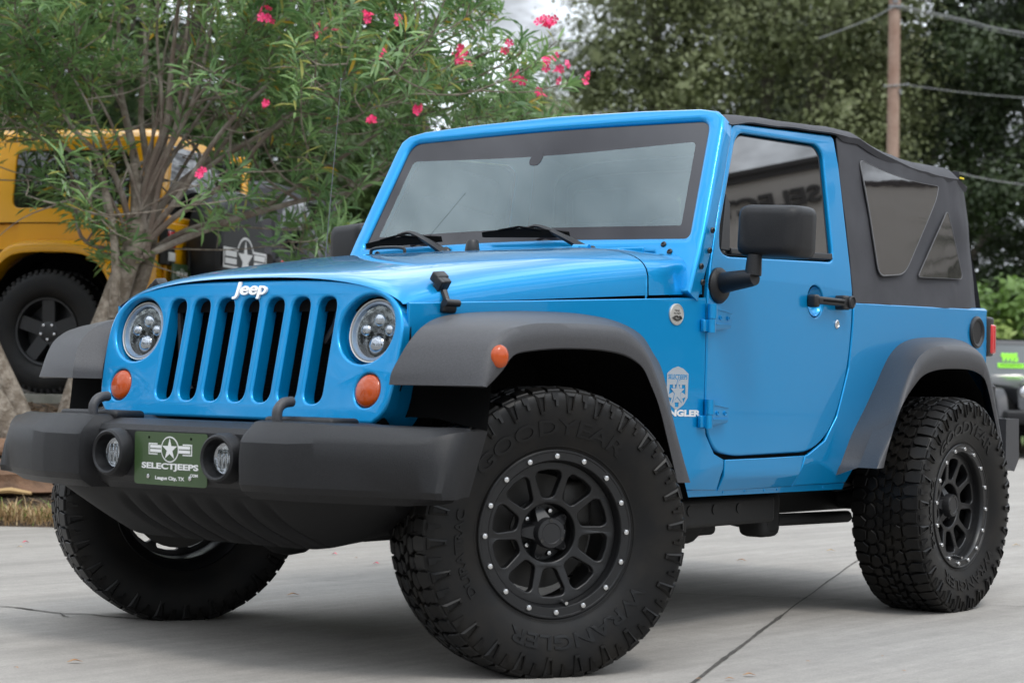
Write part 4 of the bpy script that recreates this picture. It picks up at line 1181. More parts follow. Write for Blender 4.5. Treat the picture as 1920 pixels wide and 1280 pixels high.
# dry grass strip
DRY = []
for nm, c in (('dry_grass_straw', (.36, .235, .115)), ('dry_grass_pale', (.46, .34, .19)), ('green_grass', (.17, .24, .05))):
    DRY.append(mat(nm, c, .8))
def grass(n, area_, hmin, hmax, name, probs, lean=.5):
    vs, fs_, mi = [], [], []
    for _ in range(n):
        s, d = area_()
        base = yd(s, d, bedz(s, d) - .005)
        h = rng.uniform(hmin, hmax); a = rng.uniform(0, 6.28); w = rng.uniform(.0025, .005)
        dr = Vector((math.cos(a), math.sin(a), 0)); pr = Vector((-dr.y, dr.x, 0)) * w
        l = rng.uniform(0, lean) * h
        m1 = base + dr * l * .35 + Vector((0, 0, h * .6)); tp = base + dr * l + Vector((0, 0, h))
        i = len(vs)
        vs += [base - pr, base + pr, m1 + pr * .7, m1 - pr * .7, tp]
        fs_ += [(i, i + 1, i + 2, i + 3), (i + 3, i + 2, i + 4)]
        k = rng.choice(len(probs), p=probs); mi += [k, k]
    me = bpy.data.meshes.new(name); me.from_pydata([tuple(v) for v in vs], [], fs_)
    for m in DRY: me.materials.append(m)
    me.polygons.foreach_set('material_index', mi)
    return link(name, me, None, None, False)
kind(grass(9000, lambda: (rng.uniform(-4.2, .2), 10.64 + abs(rng.normal(0, .10))), .03, .095, 'dry_grass', (.5, .36, .14), 1.5), 'stuff')
kind(grass(500, lambda: (rng.normal(-2.45, .12), rng.normal(12.45, .1)), .06, .16, 'green_grass', (.05, .1, .85), .7), 'stuff')
WEED = mat('weed_leaf', (.10, .18, .06), .6)
wd = MB()
c0 = yd(-2.45, 11.0, .13)
for k in range(34):
    a = rng.uniform(0, 6.28); e = rng.uniform(.15, 1.2); l = rng.uniform(.05, .11); w = .016
    d_ = Vector((math.cos(a) * math.cos(e), math.sin(a) * math.cos(e), math.sin(e))); pr = Vector((-math.sin(a), math.cos(a), 0)) * w
    b0 = c0 + d_ * l * .3
    wd.add([b0, b0 + d_ * l * .4 + pr, b0 + d_ * l, b0 + d_ * l * .4 - pr], [(0, 1, 2, 3)])
tag(wd.build('weed', WEED, None, False), 'small leafy green weed in the mulch in front of the flat rock', 'plant')
STK = mat('dead_stick', (.42, .28, .13), .8)
tag(MB().tube([yd(-2.95, 10.98, .165), yd(-2.8, 10.96, .18), yd(-2.68, 10.95, .165)], [.012, .018, .010], 6).build('stick', STK, None), 'short tan stick lying in the bed at the left edge of the photo', 'stick')

# fallen leaves and petals, each a thing
LEAFB = mat('fallen_leaf', (.30, .135, .055), .75, var=(60, (.42, .24, .10), .4, .6))
PETAL = mat('pink_petal', (.62, .012, .075), .5)
LITTER = [((.925, -.168), 0, .045, 'brown straw-like leaf lying nearest the bottom left of the photo'), ((1.115, -.187), 0, .018, 'tiny brown leaf scrap at the far bottom left of the slab'),
          ((-1.553, -3.54), 1, .035, 'pink petal on the concrete left of the front right tyre'), ((-1.357, -3.335), 2, .03, 'yellowish leaf beside the petal left of the front right tyre'),
          ((-2.295, -2.169), 1, .03, 'pink petal on the concrete below the air dam, left of the pair'), ((-2.229, -1.968), 0, .02, 'small brown scrap below the air dam, between two pink petals'),
          ((-.83, -1.016), 0, .05, 'tan leaf on the concrete midway between the front tyres'), ((-2.077, -1.708), 1, .032, 'pink petal on the concrete just left of the big front tyre'),
          ((-3.643, -.727), 0, .05, 'curled brown leaf standing under the rocker panel'), ((-4.558, -.734), 2, .05, 'tan leaf lying left of the rear tyre under the car'),
          ((-.293, 1.318), 0, .04, 'brown leaf at the bottom edge, right of the slab joint'), ((-.187, 1.317), 0, .028, 'dark brown leaf at the bottom edge right beside the slab joint'),
          ((-.122, 1.255), 0, .018, 'orange leaf scrap at the bottom edge left of the slab joint'), ((-.68, 1.292), 0, .015, 'tiny brown scrap on the slab below the rear tyre, left one'), ((-.713, 1.594), 0, .015, 'tiny brown scrap at the bottom right of the slab'),
          ((-.966, 1.396), 0, .012, 'speck of brown leaf on the slab midway to the rear tyre'), ((-5.812, -.248), 2, .05, 'tan leaf on the concrete right of the rear tyre'), ((-4.854, -1.745), 1, .03, 'pink petal under the car near the front tyre'),
          ((-14.197, -3.972), 2, .06, 'pale leaf far off on the concrete at the right edge')]
TAN = mat('tan_leaf', (.50, .33, .14), .75)
for k, ((x, y), t, l, lab) in enumerate(LITTER):
    b = MB(); rr = random.Random(k)
    n = 7
    for i in range(n):
        u = i / (n - 1); w = l * .22 * math.sin(math.pi * min(max(u, .06), .95)) * (1.4 if t == 1 else .9)
        z = .004 + l * .12 * (1 - math.cos(math.pi * 2 * u)) * .5 * (1 if t else .8)
        b.v += [((u - .5) * l, w, z + .3 * w), ((u - .5) * l, 0, z), ((u - .5) * l, -w, z + .35 * w)]
        if i: b.f += [(3 * i - 3, 3 * i, 3 * i + 1, 3 * i - 2), (3 * i - 2, 3 * i + 1, 3 * i + 2, 3 * i - 1)]
    o = b.build('fallen_petal' if t == 1 else 'fallen_leaf', (LEAFB, PETAL, TAN)[t], None)
    o.location = (x, y, .001); o.rotation_euler = (0, 0, YAW + math.pi / 2 + rr.uniform(-.6, .6))
    tag(o, lab, 'petal' if t == 1 else 'leaf', 'fallen leaves and petals on the concrete')

# ================================================================== foliage
def leaf_mat(name, a, b, c, trans=.3, rough=.5, spec=.4):
    """leaf colours a..b by a per-leaf tone, a few of colour c"""
    m = bpy.data.materials.new(name); m.use_nodes = True
    t = m.node_tree; p = t.nodes['Principled BSDF']; o = t.nodes['Material Output']
    p.inputs['Roughness'].default_value = rough; p.inputs['Specular IOR Level'].default_value = spec
    at = t.nodes.new('ShaderNodeAttribute'); at.attribute_name = 'tone'
    r = t.nodes.new('ShaderNodeValToRGB')
    e = r.color_ramp.elements
    e[0].position = 0; e[0].color = (*a, 1); e[1].position = .93; e[1].color = (*b, 1)
    n = r.color_ramp.elements.new(.955); n.color = (*c, 1)
    t.links.new(at.outputs['Fac'], r.inputs[0]); t.links.new(r.outputs[0], p.inputs['Base Color'])
    tr = t.nodes.new('ShaderNodeBsdfTranslucent'); t.links.new(r.outputs[0], tr.inputs[0])
    mx_ = t.nodes.new('ShaderNodeMixShader'); mx_.inputs[0].default_value = trans
    t.links.new(p.outputs[0], mx_.inputs[1]); t.links.new(tr.outputs[0], mx_.inputs[2]); t.links.new(mx_.outputs[0], o.inputs[0])
    return m
def leaves_mesh(name, V, F, tone, m, parent):
    me = bpy.data.meshes.new(name)
    me.vertices.add(len(V)); me.vertices.foreach_set('co', V.astype(np.float32).ravel())
    nf, k = F.shape
    me.loops.add(nf * k); me.loops.foreach_set('vertex_index', F.astype(np.int32).ravel())
    me.polygons.add(nf)
    me.polygons.foreach_set('loop_start', np.arange(0, nf * k, k, dtype=np.int32)); me.polygons.foreach_set('loop_total', np.full(nf, k, dtype=np.int32))
    me.update(calc_edges=True)
    at = me.attributes.new('tone', 'FLOAT', 'POINT'); at.data.foreach_set('value', tone.astype(np.float32))
    return link(name, me, m, parent, False)
def unit(v): return v / np.maximum(np.linalg.norm(v, axis=1, keepdims=True), 1e-9)
def crown_mesh(name, clumps, n, size, m, parent, tone_c=.5, flat=.8):
    """leaf-sized quads through the volume of the clumps (x, y, z, radius); denser towards each clump's skin"""
    C = np.array(clumps); w = C[:, 3] ** 2.2; w /= w.sum()
    idx = rng.choice(len(C), n, p=w)
    d = unit(rng.normal(size=(n, 3)))
    rad = C[idx, 3] * (rng.uniform(0, 1, n) ** .33) * rng.uniform(.75, 1.12, n)
    P = C[idx, :3] + d * rad[:, None] * np.array([1, 1, flat])
    # a shaded heart of bigger sprays keeps the crown from being see-through
    nc = len(C) * 34
    ic = np.repeat(np.arange(len(C)), 34)
    dc = unit(rng.normal(size=(nc, 3))); Pc = C[ic, :3] + dc * (C[ic, 3] * rng.uniform(0, .62, nc))[:, None] * np.array([1, 1, flat])
    n0 = n; n = n + nc
    idx = np.concatenate([idx, ic]); d = np.concatenate([d, dc]); P = np.concatenate([P, Pc])
    big = np.where(np.arange(n) < n0, 1.0, 3.4)
    nrm = unit(d * 1.3 + rng.normal(size=(n, 3)) * .5 + np.array([0, 0, .55]))
    a = unit(np.cross(nrm, rng.normal(size=(n, 3)))); b = np.cross(nrm, a)
    L = (size * big * rng.uniform(.55, 1.5, n))[:, None]; Wd = L * rng.uniform(.35, .6, n)[:, None]
    V = np.stack([P - a * L * .5, P + b * Wd * .5, P + a * L * .5 + nrm * L * .1, P - b * Wd * .5], 1).reshape(-1, 3)
    F = np.arange(4 * n).reshape(n, 4)
    ct = rng.normal(0, .26, len(C))
    tone = np.repeat(np.clip(tone_c + ct[idx] + rng.normal(0, .07, n), 0, 1), 4)
    return leaves_mesh(name, V, F, tone, m, parent)
BARK = mat('grey_bark', (.10, .085, .07), .9, bump=(25, .7, .02), var=(6, (.17, .15, .125), .4, .65))
OAKL = leaf_mat('oak_leaves', (.024, .040, .016), (.082, .110, .045), (.16, .17, .08), .15, .45)
OAKG = leaf_mat('grey_green_oak_leaves', (.066, .082, .032), (.205, .23, .105), (.29, .30, .17), .25, .5)
MIDL = leaf_mat('broad_leaves', (.030, .062, .017), (.10, .155, .046), (.22, .26, .08), .3, .45)
SHRL = leaf_mat('bright_shrub_leaves', (.06, .125, .02), (.16, .265, .058), (.32, .42, .12), .35, .4)
def limb_tree(root, base, trunk_h, r0, ends, m=BARK):
    b = MB()
    top = Vector((0, 0, trunk_h))
    b.tube(smoothed([(0, 0, -.2), (r0 * .3, 0, trunk_h * .5), tuple(top)], 4), [r0 * 1.25, r0 * 1.05, r0, r0 * .95, r0 * .92, r0 * .9, r0 * .86, r0 * .82, r0 * .8], 10)
    for e in ends:
        e = Vector(e); mid = top.lerp(e, .5) + Vector((0, 0, -.12 * (e - top).length + .3))
        pts = smoothed([tuple(top - Vector((0, 0, .3))), tuple(mid), tuple(e)], 5)
        b.tube(pts, [r0 * .55 * (1 - .9 * i / (len(pts) - 1)) + .02 for i in range(len(pts))], 7)
    return b.build('trunk', m, root)
def oak(label, s, d, z0, W_, H, D, nclump, nleaf, size, m, seed, zlow=1.5, tone=.5, hole=None, cat='tree', group=None, trunk_h=2.5, cr=(.12, .24)):
    global rng
    rng = np.random.default_rng(seed)
    t = thing('oak_tree', label, cat, yd(s, d, z0), YAW - math.pi / 2, group)   # local +x = right, +y = away
    cl = []
    while len(cl) < nclump:
        u = rng.uniform(-1, 1, 3)
        if (u ** 2).sum() > 1 or (u ** 2).sum() < .12: continue
        c = np.array([u[0] * W_ / 2, u[1] * D / 2, zlow + (u[2] + 1) / 2 * (H - zlow)])
        if hole and hole(c): continue
        cl.append((*c, W_ * rng.uniform(*cr) * .5 + .25))
    ends = [c[:3] for c in cl[::max(1, nclump // 14)]]
    limb_tree(t, None, trunk_h, W_ * .035, ends)
    crown_mesh('crown', cl, nleaf, size, m, t, tone)
    return t
# local frame of a thing turned by YAW-90deg: x' points right, y' points away from the photographer
T3 = oak('tall grey-green oak standing in the middle distance above the windscreen', 6.4, 53, 0, 17.5, 19, 8, 150, 130000, .135, OAKG, 11, 1.2, .5, lambda c: (c[0] < -5.6 + .12 * c[2] and c[2] > 5) or c[0] > 2.4 + .2 * c[2])
T4 = oak('big dark green oak behind the utility pole at the right', 11.6, 60, 0, 12, 20, 9, 120, 80000, .17, OAKL, 12, 1.5, .42)
T4b = oak('dark oak with low limbs at the right edge, beyond the rear of the car', 15.6, 52, 0, 10, 16, 6.5, 100, 70000, .155, OAKL, 13, 2.8, .35)
T5 = oak('shaded oak behind the grey-green oak, left of the pole', 9.5, 66, 0, 12, 16, 7, 100, 42000, .22, OAKL, 14, .6, .45)
T1 = oak('leafy green tree rising behind the yellow off-road car', -5.6, 25, .72, 8.5, 9.5, 6, 90, 60000, .13, MIDL, 15, .6, .40)
T2 = oak('green tree behind the oleander, left of the sky gap', -.9, 29, .72, 7.4, 6.6, 6, 80, 46000, .14, MIDL, 16, .4, .52, lambda c: c[0] > -.5 and c[2] > 3.4)
T6 = oak('slim olive tree just left of the sky gap', 1.0, 38, .5, 6.0, 6.2, 5, 60, 28000, .15, OAKG, 17, .6, .5, lambda c: c[0] > -.4 + .28 * (6.2 - c[2]) )
SH = thing('shrub', 'bright green leafy shrub beyond the right rear corner of the blue car', 'shrub', yd(8.2, 31, 0), YAW - math.pi / 2)
rng = np.random.default_rng(31)
crown_mesh('foliage', [(rng.uniform(-2.2, 2.2), rng.uniform(-.5, .5), rng.uniform(.6, 2.6), rng.uniform(.35, .6)) for _ in range(46)], 15000, .13, SHRL, SH, .5)
MB().tube([(0, 0, -.1), (.1, 0, .8), (.4, 0, 1.6)], [.05, .04, .02], 6).tube([(0, 0, -.1), (-.3, 0, .8), (-.9, 0, 1.7)], [.05, .04, .02], 6).build('stem', BARK, SH)
# tree row out by the street in front of the car: the oaks ahead show as reflections in the lamps and grille
ROWS = [(38, -30, 'dark oak out by the street, straight ahead of the car'), (27, -38, 'dark oak out by the street ahead of the car, on the passenger side'), (46, -16, 'dark oak by the street ahead of the car, towards the driver side'),
        (48, 2, 'unseen oak added to dim the low sky behind the camera, nearest the car nose'), (44, 20, 'unseen oak added to dim the low sky, directly behind the camera'), (34, 36, 'unseen oak added to dim the low sky behind the camera, towards the showroom'), (16, 44, 'unseen oak added to dim the low sky beyond the driver side, at the showroom end')]  # oaks behind the camera are added, unseen, to cut sky light near the horizon
for k, (x, y, lab) in enumerate(ROWS):
    c = copy_tree(T4)
    sc = .82 + .1 * ((k * 7) % 3)
    c.location = (x, y, 0); c.scale = (sc * 1.25, sc * 1.25, sc); c.rotation_euler = (0, 0, 1.9 * k)
    c['label'] = lab
    c['group'] = 'oaks by the street around the lot'

for (s, d, z, sc, lab) in ((-13.5, 31, .8, .8, 'dark oak on the gravel lot beyond the left edge of the photo'), (-22, 46, .8, .9, 'dark oak farther back beyond the left edge of the photo'), (24.5, 58, 0, .95, 'dark oak beyond the right edge of the photo, past the pale building')):
    c = copy_tree(T4); c.location = yd(s, d, z); c.scale = (sc,) * 3; c.rotation_euler = (0, 0, s); c['label'] = lab

# ---- oleander: many stems from one leaning trunk, rosettes of narrow leaves at the twig ends
rng = np.random.default_rng(5)
OLE = thing('oleander', 'multi-stemmed oleander with pink flowers, spreading over the yellow car from a pale leaning trunk', 'shrub', (0, 0, 0))
OLB = mat('oleander_bark', (.155, .125, .095), .9, bump=(38, 1.0, .014), var=(14, (.29, .25, .205), .44, .60))
OLB2 = mat('oleander_stem', (.165, .125, .10), .85, bump=(60, .5, .006), var=(7, (.30, .265, .225), .45, .62))
OLL = leaf_mat('oleander_leaves', (.080, .185, .066), (.275, .43, .16), (.60, .40, .05), .42, .34, .7)
DM = 12.0
stems = [
 [(-2.317, 1.746), (-2.347, 2.01), (-2.446, 2.339), (-2.524, 2.768), (-2.599, 3.297)], [(-2.339, 1.713), (-2.326, 2.077), (-2.378, 2.506), (-2.441, 2.969), (-2.485, 3.366)],
 [(-2.317, 1.746), (-2.25, 2.078), (-2.193, 2.411), (-2.154, 2.776), (-2.138, 3.375)], [(-2.29, 1.747), (-2.133, 2.015), (-1.876, 2.286), (-1.624, 2.722), (-1.442, 3.325)],
 [(-2.288, 1.681), (-2.049, 1.951), (-1.779, 2.354), (-1.361, 2.762), (-.977, 3.269)], [(-2.313, 1.614), (-2.094, 1.818), (-1.771, 2.04), (-1.482, 2.361), (-1.028, 2.67), (-.475, 3.015)],
 [(-2.334, 1.548), (-2.027, 1.753), (-1.602, 1.912), (-1.247, 2.201), (-.695, 2.579), (-.14, 2.824)], [(-2.286, 1.582), (-1.863, 1.79), (-1.34, 1.968), (-.947, 2.076), (-.558, 2.383), (.096, 2.63)],
 [(-2.316, 1.713), (-2.099, 1.983), (-1.613, 2.325), (-1.091, 2.569), (-.701, 2.811), (-.245, 3.087)], [(-2.369, 1.613), (-2.474, 1.842), (-2.563, 2.071), (-2.8, 2.264), (-3.073, 2.556), (-3.413, 2.879)],
 [(-2.354, 1.679), (-2.448, 2.074), (-2.704, 2.366), (-2.881, 2.759), (-3.029, 3.287)], [(-2.384, 1.579), (-2.449, 1.776), (-2.528, 2.006), (-2.554, 2.303), (-2.613, 2.633)],
 [(-2.316, 1.713), (-2.201, 2.079), (-2.015, 2.514), (-1.894, 2.915), (-1.807, 3.383)], [(-2.307, 1.746), (-2.2, 2.046), (-2.109, 2.346), (-2.073, 2.845), (-2.006, 3.378)],
 [(-2.382, 1.514), (-2.484, 1.61), (-2.685, 1.704), (-2.83, 2.164), (-3.134, 2.389), (-3.467, 2.48)]]
rad0 = [.042, .032, .038, .030, .025, .023, .024, .023, .020, .020, .022, .016, .026, .024, .017]
for _ in range(11):
    e_ = rng.uniform(-2.95, -1.35); q_ = rng.uniform(-.06, .08)
    stems.append([(-2.33 + q_, 1.66 + rng.uniform(-.1, .1)), (-2.33 + q_ + (e_ + 2.33) * .22, 2.05), (-2.33 + q_ + (e_ + 2.33) * .55, 2.5), (e_ - .02, 2.95), (e_ + (e_ + 2.33) * .3, 3.4)])
    rad0.append(rng.uniform(.012, .021))
tr = MB()
tp_ = [yd(*p) for p in smoothed([(-2.72, DM, .45), (-2.66, DM, .72), (-2.58, DM + .02, .98), (-2.489, DM, 1.214), (-2.40, DM, 1.50), (-2.335, DM, 1.72), (-2.34, DM, 1.95), (-2.37, DM, 2.15)], 4)]
tr.tube(tp_, [float(np.interp(i_ / (len(tp_) - 1), [0, .15, .45, .6, .72, .86, 1], [.105, .096, .082, .072, .056, .038, .028])) for i_ in range(len(tp_))], 14)
tr.tube([yd(*p) for p in smoothed([(-2.50, DM + .1, 1.14), (-2.36, DM + .14, 1.36), (-2.28, DM + .12, 1.60), (-2.25, DM + .08, 1.8)], 4)], [.062, .06, .058, .056, .054, .052, .05, .048, .046, .044, .042, .04, .038], 10)
tr.tube([yd(*p) for p in smoothed([(-2.45, DM - .08, 1.20), (-2.43, DM - .12, 1.45), (-2.46, DM - .12, 1.75), (-2.52, DM - .15, 2.05)], 4)], [.034, .033, .032, .031, .030, .028, .027, .026, .025, .023, .02, .018, .016], 8)
TRK = tr.build('trunk', OLB, OLE)
NODES = []      # points along stems that twigs may leave from: s, d, z, radius
stb = MB()
for k, st_ in enumerate(stems):
    dd = rng.uniform(-.55, .75)
    pts = []
    L = len(st_)
    for i, (s, z) in enumerate(st_):
        q = i / (L - 1)
        pts.append((s + (rng.normal(0, .02) if i else 0), DM + dd * q ** 1.1 * 1.2, z))
    pts = smoothed(pts, 6)
    rr = [rad0[k] * (1 - .78 * i / (len(pts) - 1)) for i in range(len(pts))]
    stb.tube([yd(*p) for p in pts], rr, 8)
    for i, p in enumerate(pts):
        if i > 5: NODES.append((*p, rr[i]))
# secondary branches
for _ in range(85):
    n0 = NODES[rng.integers(len(NODES))]
    e = np.array(n0[:3]) + np.array([rng.normal(.10, .42), rng.normal(0, .35), abs(rng.normal(.35, .25)) - .10])
    m = (np.array(n0[:3]) + e) / 2 + np.array([rng.normal(0, .06), 0, rng.normal(-.02, .07)])
    pts = smoothed([n0[:3], tuple(m), tuple(e)], 6)
    r0 = min(n0[3] * .65, .016)
    stb.tube([yd(*p) for p in pts], [r0 * (1 - .6 * i / (len(pts) - 1)) for i in range(len(pts))], 6)
    for p in pts[3:]: NODES.append((*p, r0 * .6))
NA = np.array(NODES)
PA = [(-3.9, 3.7), (-.095, 3.723), (-.129, 3.09), (-.307, 2.92), (.09, 2.896), (.243, 2.733), (.394, 2.611), (.379, 2.544), (-.23, 2.464), (-.755, 2.36), (-1.088, 2.40), (-1.784, 2.58), (-2.083, 2.66), (-2.375, 2.60), (-2.77, 2.54), (-3.2, 2.42), (-3.9, 2.10)]
PB = [(-3.10, 2.40), (-2.42, 2.40), (-2.40, 1.80), (-2.886, 1.85)]
PC = [(-2.656, 1.80), (-2.30, 1.80), (-2.25, 1.56), (-2.548, 1.52)]
PD = [(-2.111, 2.50), (-.60, 2.45), (-.85, 1.92), (-1.02, 1.62), (-1.70, 1.62), (-1.95, 1.95)]
def inside(p, poly):
    c = False
    for i in range(len(poly)):
        (x1, y1), (x2, y2) = poly[i - 1], poly[i]
        if (y1 > p[1]) != (y2 > p[1]) and p[0] < (x2 - x1) * (p[1] - y1) / (y2 - y1) + x1: c = not c
    return c
TIPS = []
for poly, n, dsp in ((PA, 960, .55), (PB, 26, .35), (PC, 9, .15), (PD, 56, .4)):
    xs = [p[0] for p in poly]; ys = [p[1] for p in poly]; k = 0
    while k < n:
        p = (rng.uniform(min(xs), max(xs)), rng.uniform(min(ys), max(ys)))
        if not inside(p, poly): continue
        if poly is PA and -2.50 < p[0] < -1.95 and p[1] < 3.2 and rng.uniform() < .82: k += 1; continue
        TIPS.append((p[0], DM + rng.normal(-.05, dsp), p[1])) if math.hypot(p[0] + 1.60, p[1] - 1.66) > .21 else None; k += 1
tw = MB()
LV, LT = [], []
def rosette(tip, dirv, n, L0):
    """narrow leaves along the last hand's breadth of a twig"""
    tip = np.array(tip); dirv = dirv / np.linalg.norm(dirv)
    base_t = rng.uniform(.25, .85)
    for i in range(n):
        t = rng.uniform(0, .20)
        o = tip - dirv * t
        a = rng.normal(size=3); a -= dirv * a.dot(dirv); a /= np.linalg.norm(a)
        op = rng.uniform(.35, 1.15) + t * 2.2
        d = dirv * math.cos(op) + a * math.sin(op); d[2] -= .10; d /= np.linalg.norm(d)
        side = np.cross(d, dirv); side /= np.linalg.norm(side) + 1e-9
        nr = np.cross(side, d)
        L = L0 * rng.uniform(.7, 1.15); w = rng.uniform(.0072, .0105)
        p0 = o; p1 = o + d * L * .38 + nr * .004; p2 = o + d * L * .72 - nr * .002; p3 = o + d * L - nr * (.012 + .02 * rng.uniform())
        tn = min(max(base_t + rng.normal(0, .15), 0), .94)
        if rng.uniform() < .012: tn = 1.0
        LV.append((p0, p1 + side * w, p2 + side * w * .85, p3, p2 - side * w * .85, p1 - side * w)); LT.append(tn)
TIPS.sort(key=lambda t_: np.min(np.linalg.norm(NA[:, :3] - np.array(t_), axis=1)))
GR_ = list(NODES)
for tip in TIPS:
    tpa = np.array(tip); NA = np.array(GR_)
    dv_ = tpa - NA[:, :3]; ds_ = np.linalg.norm(dv_, axis=1) + np.where(NA[:, 2] > tpa[2] - .05, 1.2, 0)
    j = int(np.argmin(ds_)); n0 = NA[j]
    v = tpa - n0[:3]
    out_ = np.array([tpa[0] + 2.3, 0, max(tpa[2] - 1.5, .3)]); out_ /= np.linalg.norm(out_)
    mid = n0[:3] + v * .55 + np.array([0, 0, -.06 * np.linalg.norm(v)]) + rng.normal(0, .02, 3)
    pts = smoothed([tuple(n0[:3]), tuple(mid), tip], 4)
    wp_ = [yd(*p) for p in pts]
    for q_ in (2, 4, 5): GR_.append((*pts[q_], .003))
    if np.linalg.norm(v) < 1.3:
        tw.tube(wp_, [.0055, .005, .0048, .0044, .004, .0036, .0034, .003, .0026], 5, False)
    w0 = np.array(wp_[-1][:]); dd = np.array((wp_[-1] - wp_[-3])[:]); dd /= np.linalg.norm(dd) + 1e-9
    ow = np.array((RGT * out_[0]).to_3d()[:]) + np.array([0, 0, out_[2]])
    dd = dd * .8 + ow * .6 + np.array([0, 0, .35]) + rng.normal(0, .22, 3)
    rosette(w0, dd, int(rng.integers(14, 23)), rng.uniform(.120, .175))
# bare grey twigs low on the right side
for _ in range(120):
    n0 = NA[rng.integers(len(NA))]
    if n0[2] > 2.55: continue
    e = n0[:3] + np.array([rng.normal(.25, .35), rng.normal(-.1, .25), rng.normal(.05, .22)])
    pts = smoothed([tuple(n0[:3]), tuple((n0[:3] + e) / 2 + rng.normal(0, .05, 3)), tuple(e)], 5)
    tw.tube([yd(*p) for p in pts], [.006 * (1 - .07 * i) for i in range(len(pts))], 5, False)
stb.build('stem', OLB2, OLE)
tw.build('twig', OLB, OLE)
V = np.array(LV).reshape(-1, 3); n_ = len(LV)
idx6 = np.arange(6 * n_).reshape(n_, 6)
leaves_mesh('foliage', V, idx6, np.repeat(LT, 6), OLL, OLE)
# flower heads
PINK = mat('pink_flower', (.82, .028, .15), .5, var=(60, (.92, .10, .28), .4, .65))
FLW = [(-2.058, 3.121), (-1.923, 3.134), (-1.474, 2.938), (-1.132, 2.877), (-.886, 2.956), (-.697, 2.917), (-.342, 2.726), (-.066, 2.789), (-.019, 2.605), (.162, 2.947), (.177, 2.722), (.284, 2.661), (.404, 2.621), (.138, 2.532), (-1.454, 2.422), (-.798, 2.732), (-.569, 2.423), (-.828, 2.36), (-3.19, 3.15), (-1.82, 2.022), (-1.95, 3.12), (-.36, 2.70)]
BIG = {0: 8, 2: 7, 3: 5, 6: 9, 8: 7, 9: 9, 10: 6, 11: 5, 4: 4}
for k, (s, z) in enumerate(FLW):
    b = MB(); c = yd(s, DM - .80, z)
    for j in range(BIG.get(k, 3)):
        o = c + Vector(rng.normal(0, .022 if BIG.get(k, 3) > 4 else .012, 3)) + Vector((0, 0, rng.uniform(-.015, .015)))
        ax = (Vector((-FWD.x, -FWD.y, .2)) + Vector(rng.normal(0, .55, 3))).normalized()
        u = ax.orthogonal().normalized(); w = ax.cross(u)
        r = rng.uniform(.024, .032)
        for q in range(5):
            a = q * 2 * math.pi / 5 + j
            e = u * math.cos(a) + w * math.sin(a); f = u * math.cos(a + .5) + w * math.sin(a + .5); g_ = u * math.cos(a - .5) + w * math.sin(a - .5)
            b.add([o - ax * .006, o + g_ * r * .8 + ax * .004, o + e * r + ax * .002, o + f * r * .85 + ax * .006], [(0, 1, 2, 3)])
    b.build('flower', PINK, OLE, False, recalc=False)
# second trunk at the left edge
OL2 = thing('bare_trunk', 'pale bare trunk rising at the left edge beside the flat brown rock', 'tree', (0, 0, 0))
t2 = MB()
t2.tube([yd(*p) for p in smoothed([(-2.90, 11.8, .42), (-3.00, 11.8, .66), (-3.10, 11.8, .86), (-3.22, 11.82, 1.10), (-3.42, 11.85, 1.5), (-3.6, 11.9, 2.2)], 4)], [.072, .071, .070, .069, .068, .067, .066, .066, .065, .065, .064, .064, .063, .062, .061, .06, .06, .058, .056, .054, .05], 12)
t2.tube([yd(*p) for p in smoothed([(-2.95, 11.7, .38), (-3.05, 11.7, .60), (-3.2, 11.7, .78), (-3.5, 11.7, 1.0)], 4)], [.078, .076, .074, .073, .072, .071, .070, .069, .068, .066, .064, .062, .06], 12)
t2.build('trunk', OLB, OL2)

# ================================================================== utility pole and wires
POLE = mat('pole_wood', (.23, .135, .10), .85, bump=(8, .5, .02), var=(1.2, (.34, .24, .19), .35, .65))
GALV = mat('galvanised_wire', (.19, .195, .20), .5, .5)
pt = thing('utility_pole', 'weathered brown wooden utility pole rising above the soft top', 'pole', yd(8.915, 46, 0), YAW - math.pi / 2)
pb_ = MB()
pb_.tube([(.05 - .006 * z, 0, z) for z in (0, 2, 4, 6, 8, 10, 12.5)], [.165, .160, .155, .150, .145, .14, .135], 16)
pb_.build('shaft', POLE, pt)
MB().box((0, -.15, 10.13), (.34, .05, .06)).box((-.02, -.15, 10.30), (.12, .05, .18)).lathe([(.15, -.03), (.152, -.03), (.152, .03), (.15, .03)], (-.01, 0, 10.13), (0, 0, 1), 16).build('wire_bracket', GALV, pt)
MB().tube([(-.24, -.16, 8.22), (.30, -.16, 8.27)], .018, 8).sphere((.30, -.16, 8.27), .04, 8).sphere((-.24, -.16, 8.22), .035, 8).box((.14, -.14, 8.1), (.05, .05, .12)).build('insulator', GALV, pt)
def cable(pts, r, name, lab):
    b = MB().tube([yd(*p) for p in smoothed(pts, 8)], r, 6)
    tag(b.build(name, GALV, None), lab, 'wire')
cable([(8.92, 45.85, 10.15), (10.5, 45.9, 9.86), (12.0, 46, 9.58), (18, 46, 8.8)], .019, 'overhead_wire', 'thick pale overhead wire running right from the top of the pole')
cable([(8.92, 45.85, 10.08), (10.5, 45.9, 9.80), (12.0, 46, 9.50), (18, 46, 8.7)], .010, 'overhead_wire', 'thin overhead wire just under the thick one right of the pole')
cable([(8.87, 45.85, 10.12), (8.45, 45.4, 9.84), (8.1, 45, 9.62), (6.5, 42, 8.6)], .012, 'overhead_wire', 'short pale wire falling away left from the top of the pole')
cable([(9.2, 45.84, 8.26), (10.4, 45.8, 8.12), (12.2, 45.5, 7.95), (18, 45, 7.6)], .010, 'overhead_wire', 'thin dark wire leaving the pole at its lower insulator')
cable([(8.0, 35.5, 5.0), (9.0, 35.5, 4.83), (10.5, 35.5, 4.74), (14, 35.5, 4.72)], .010, 'overhead_wire', 'low pale wire crossing behind the rear of the soft top')

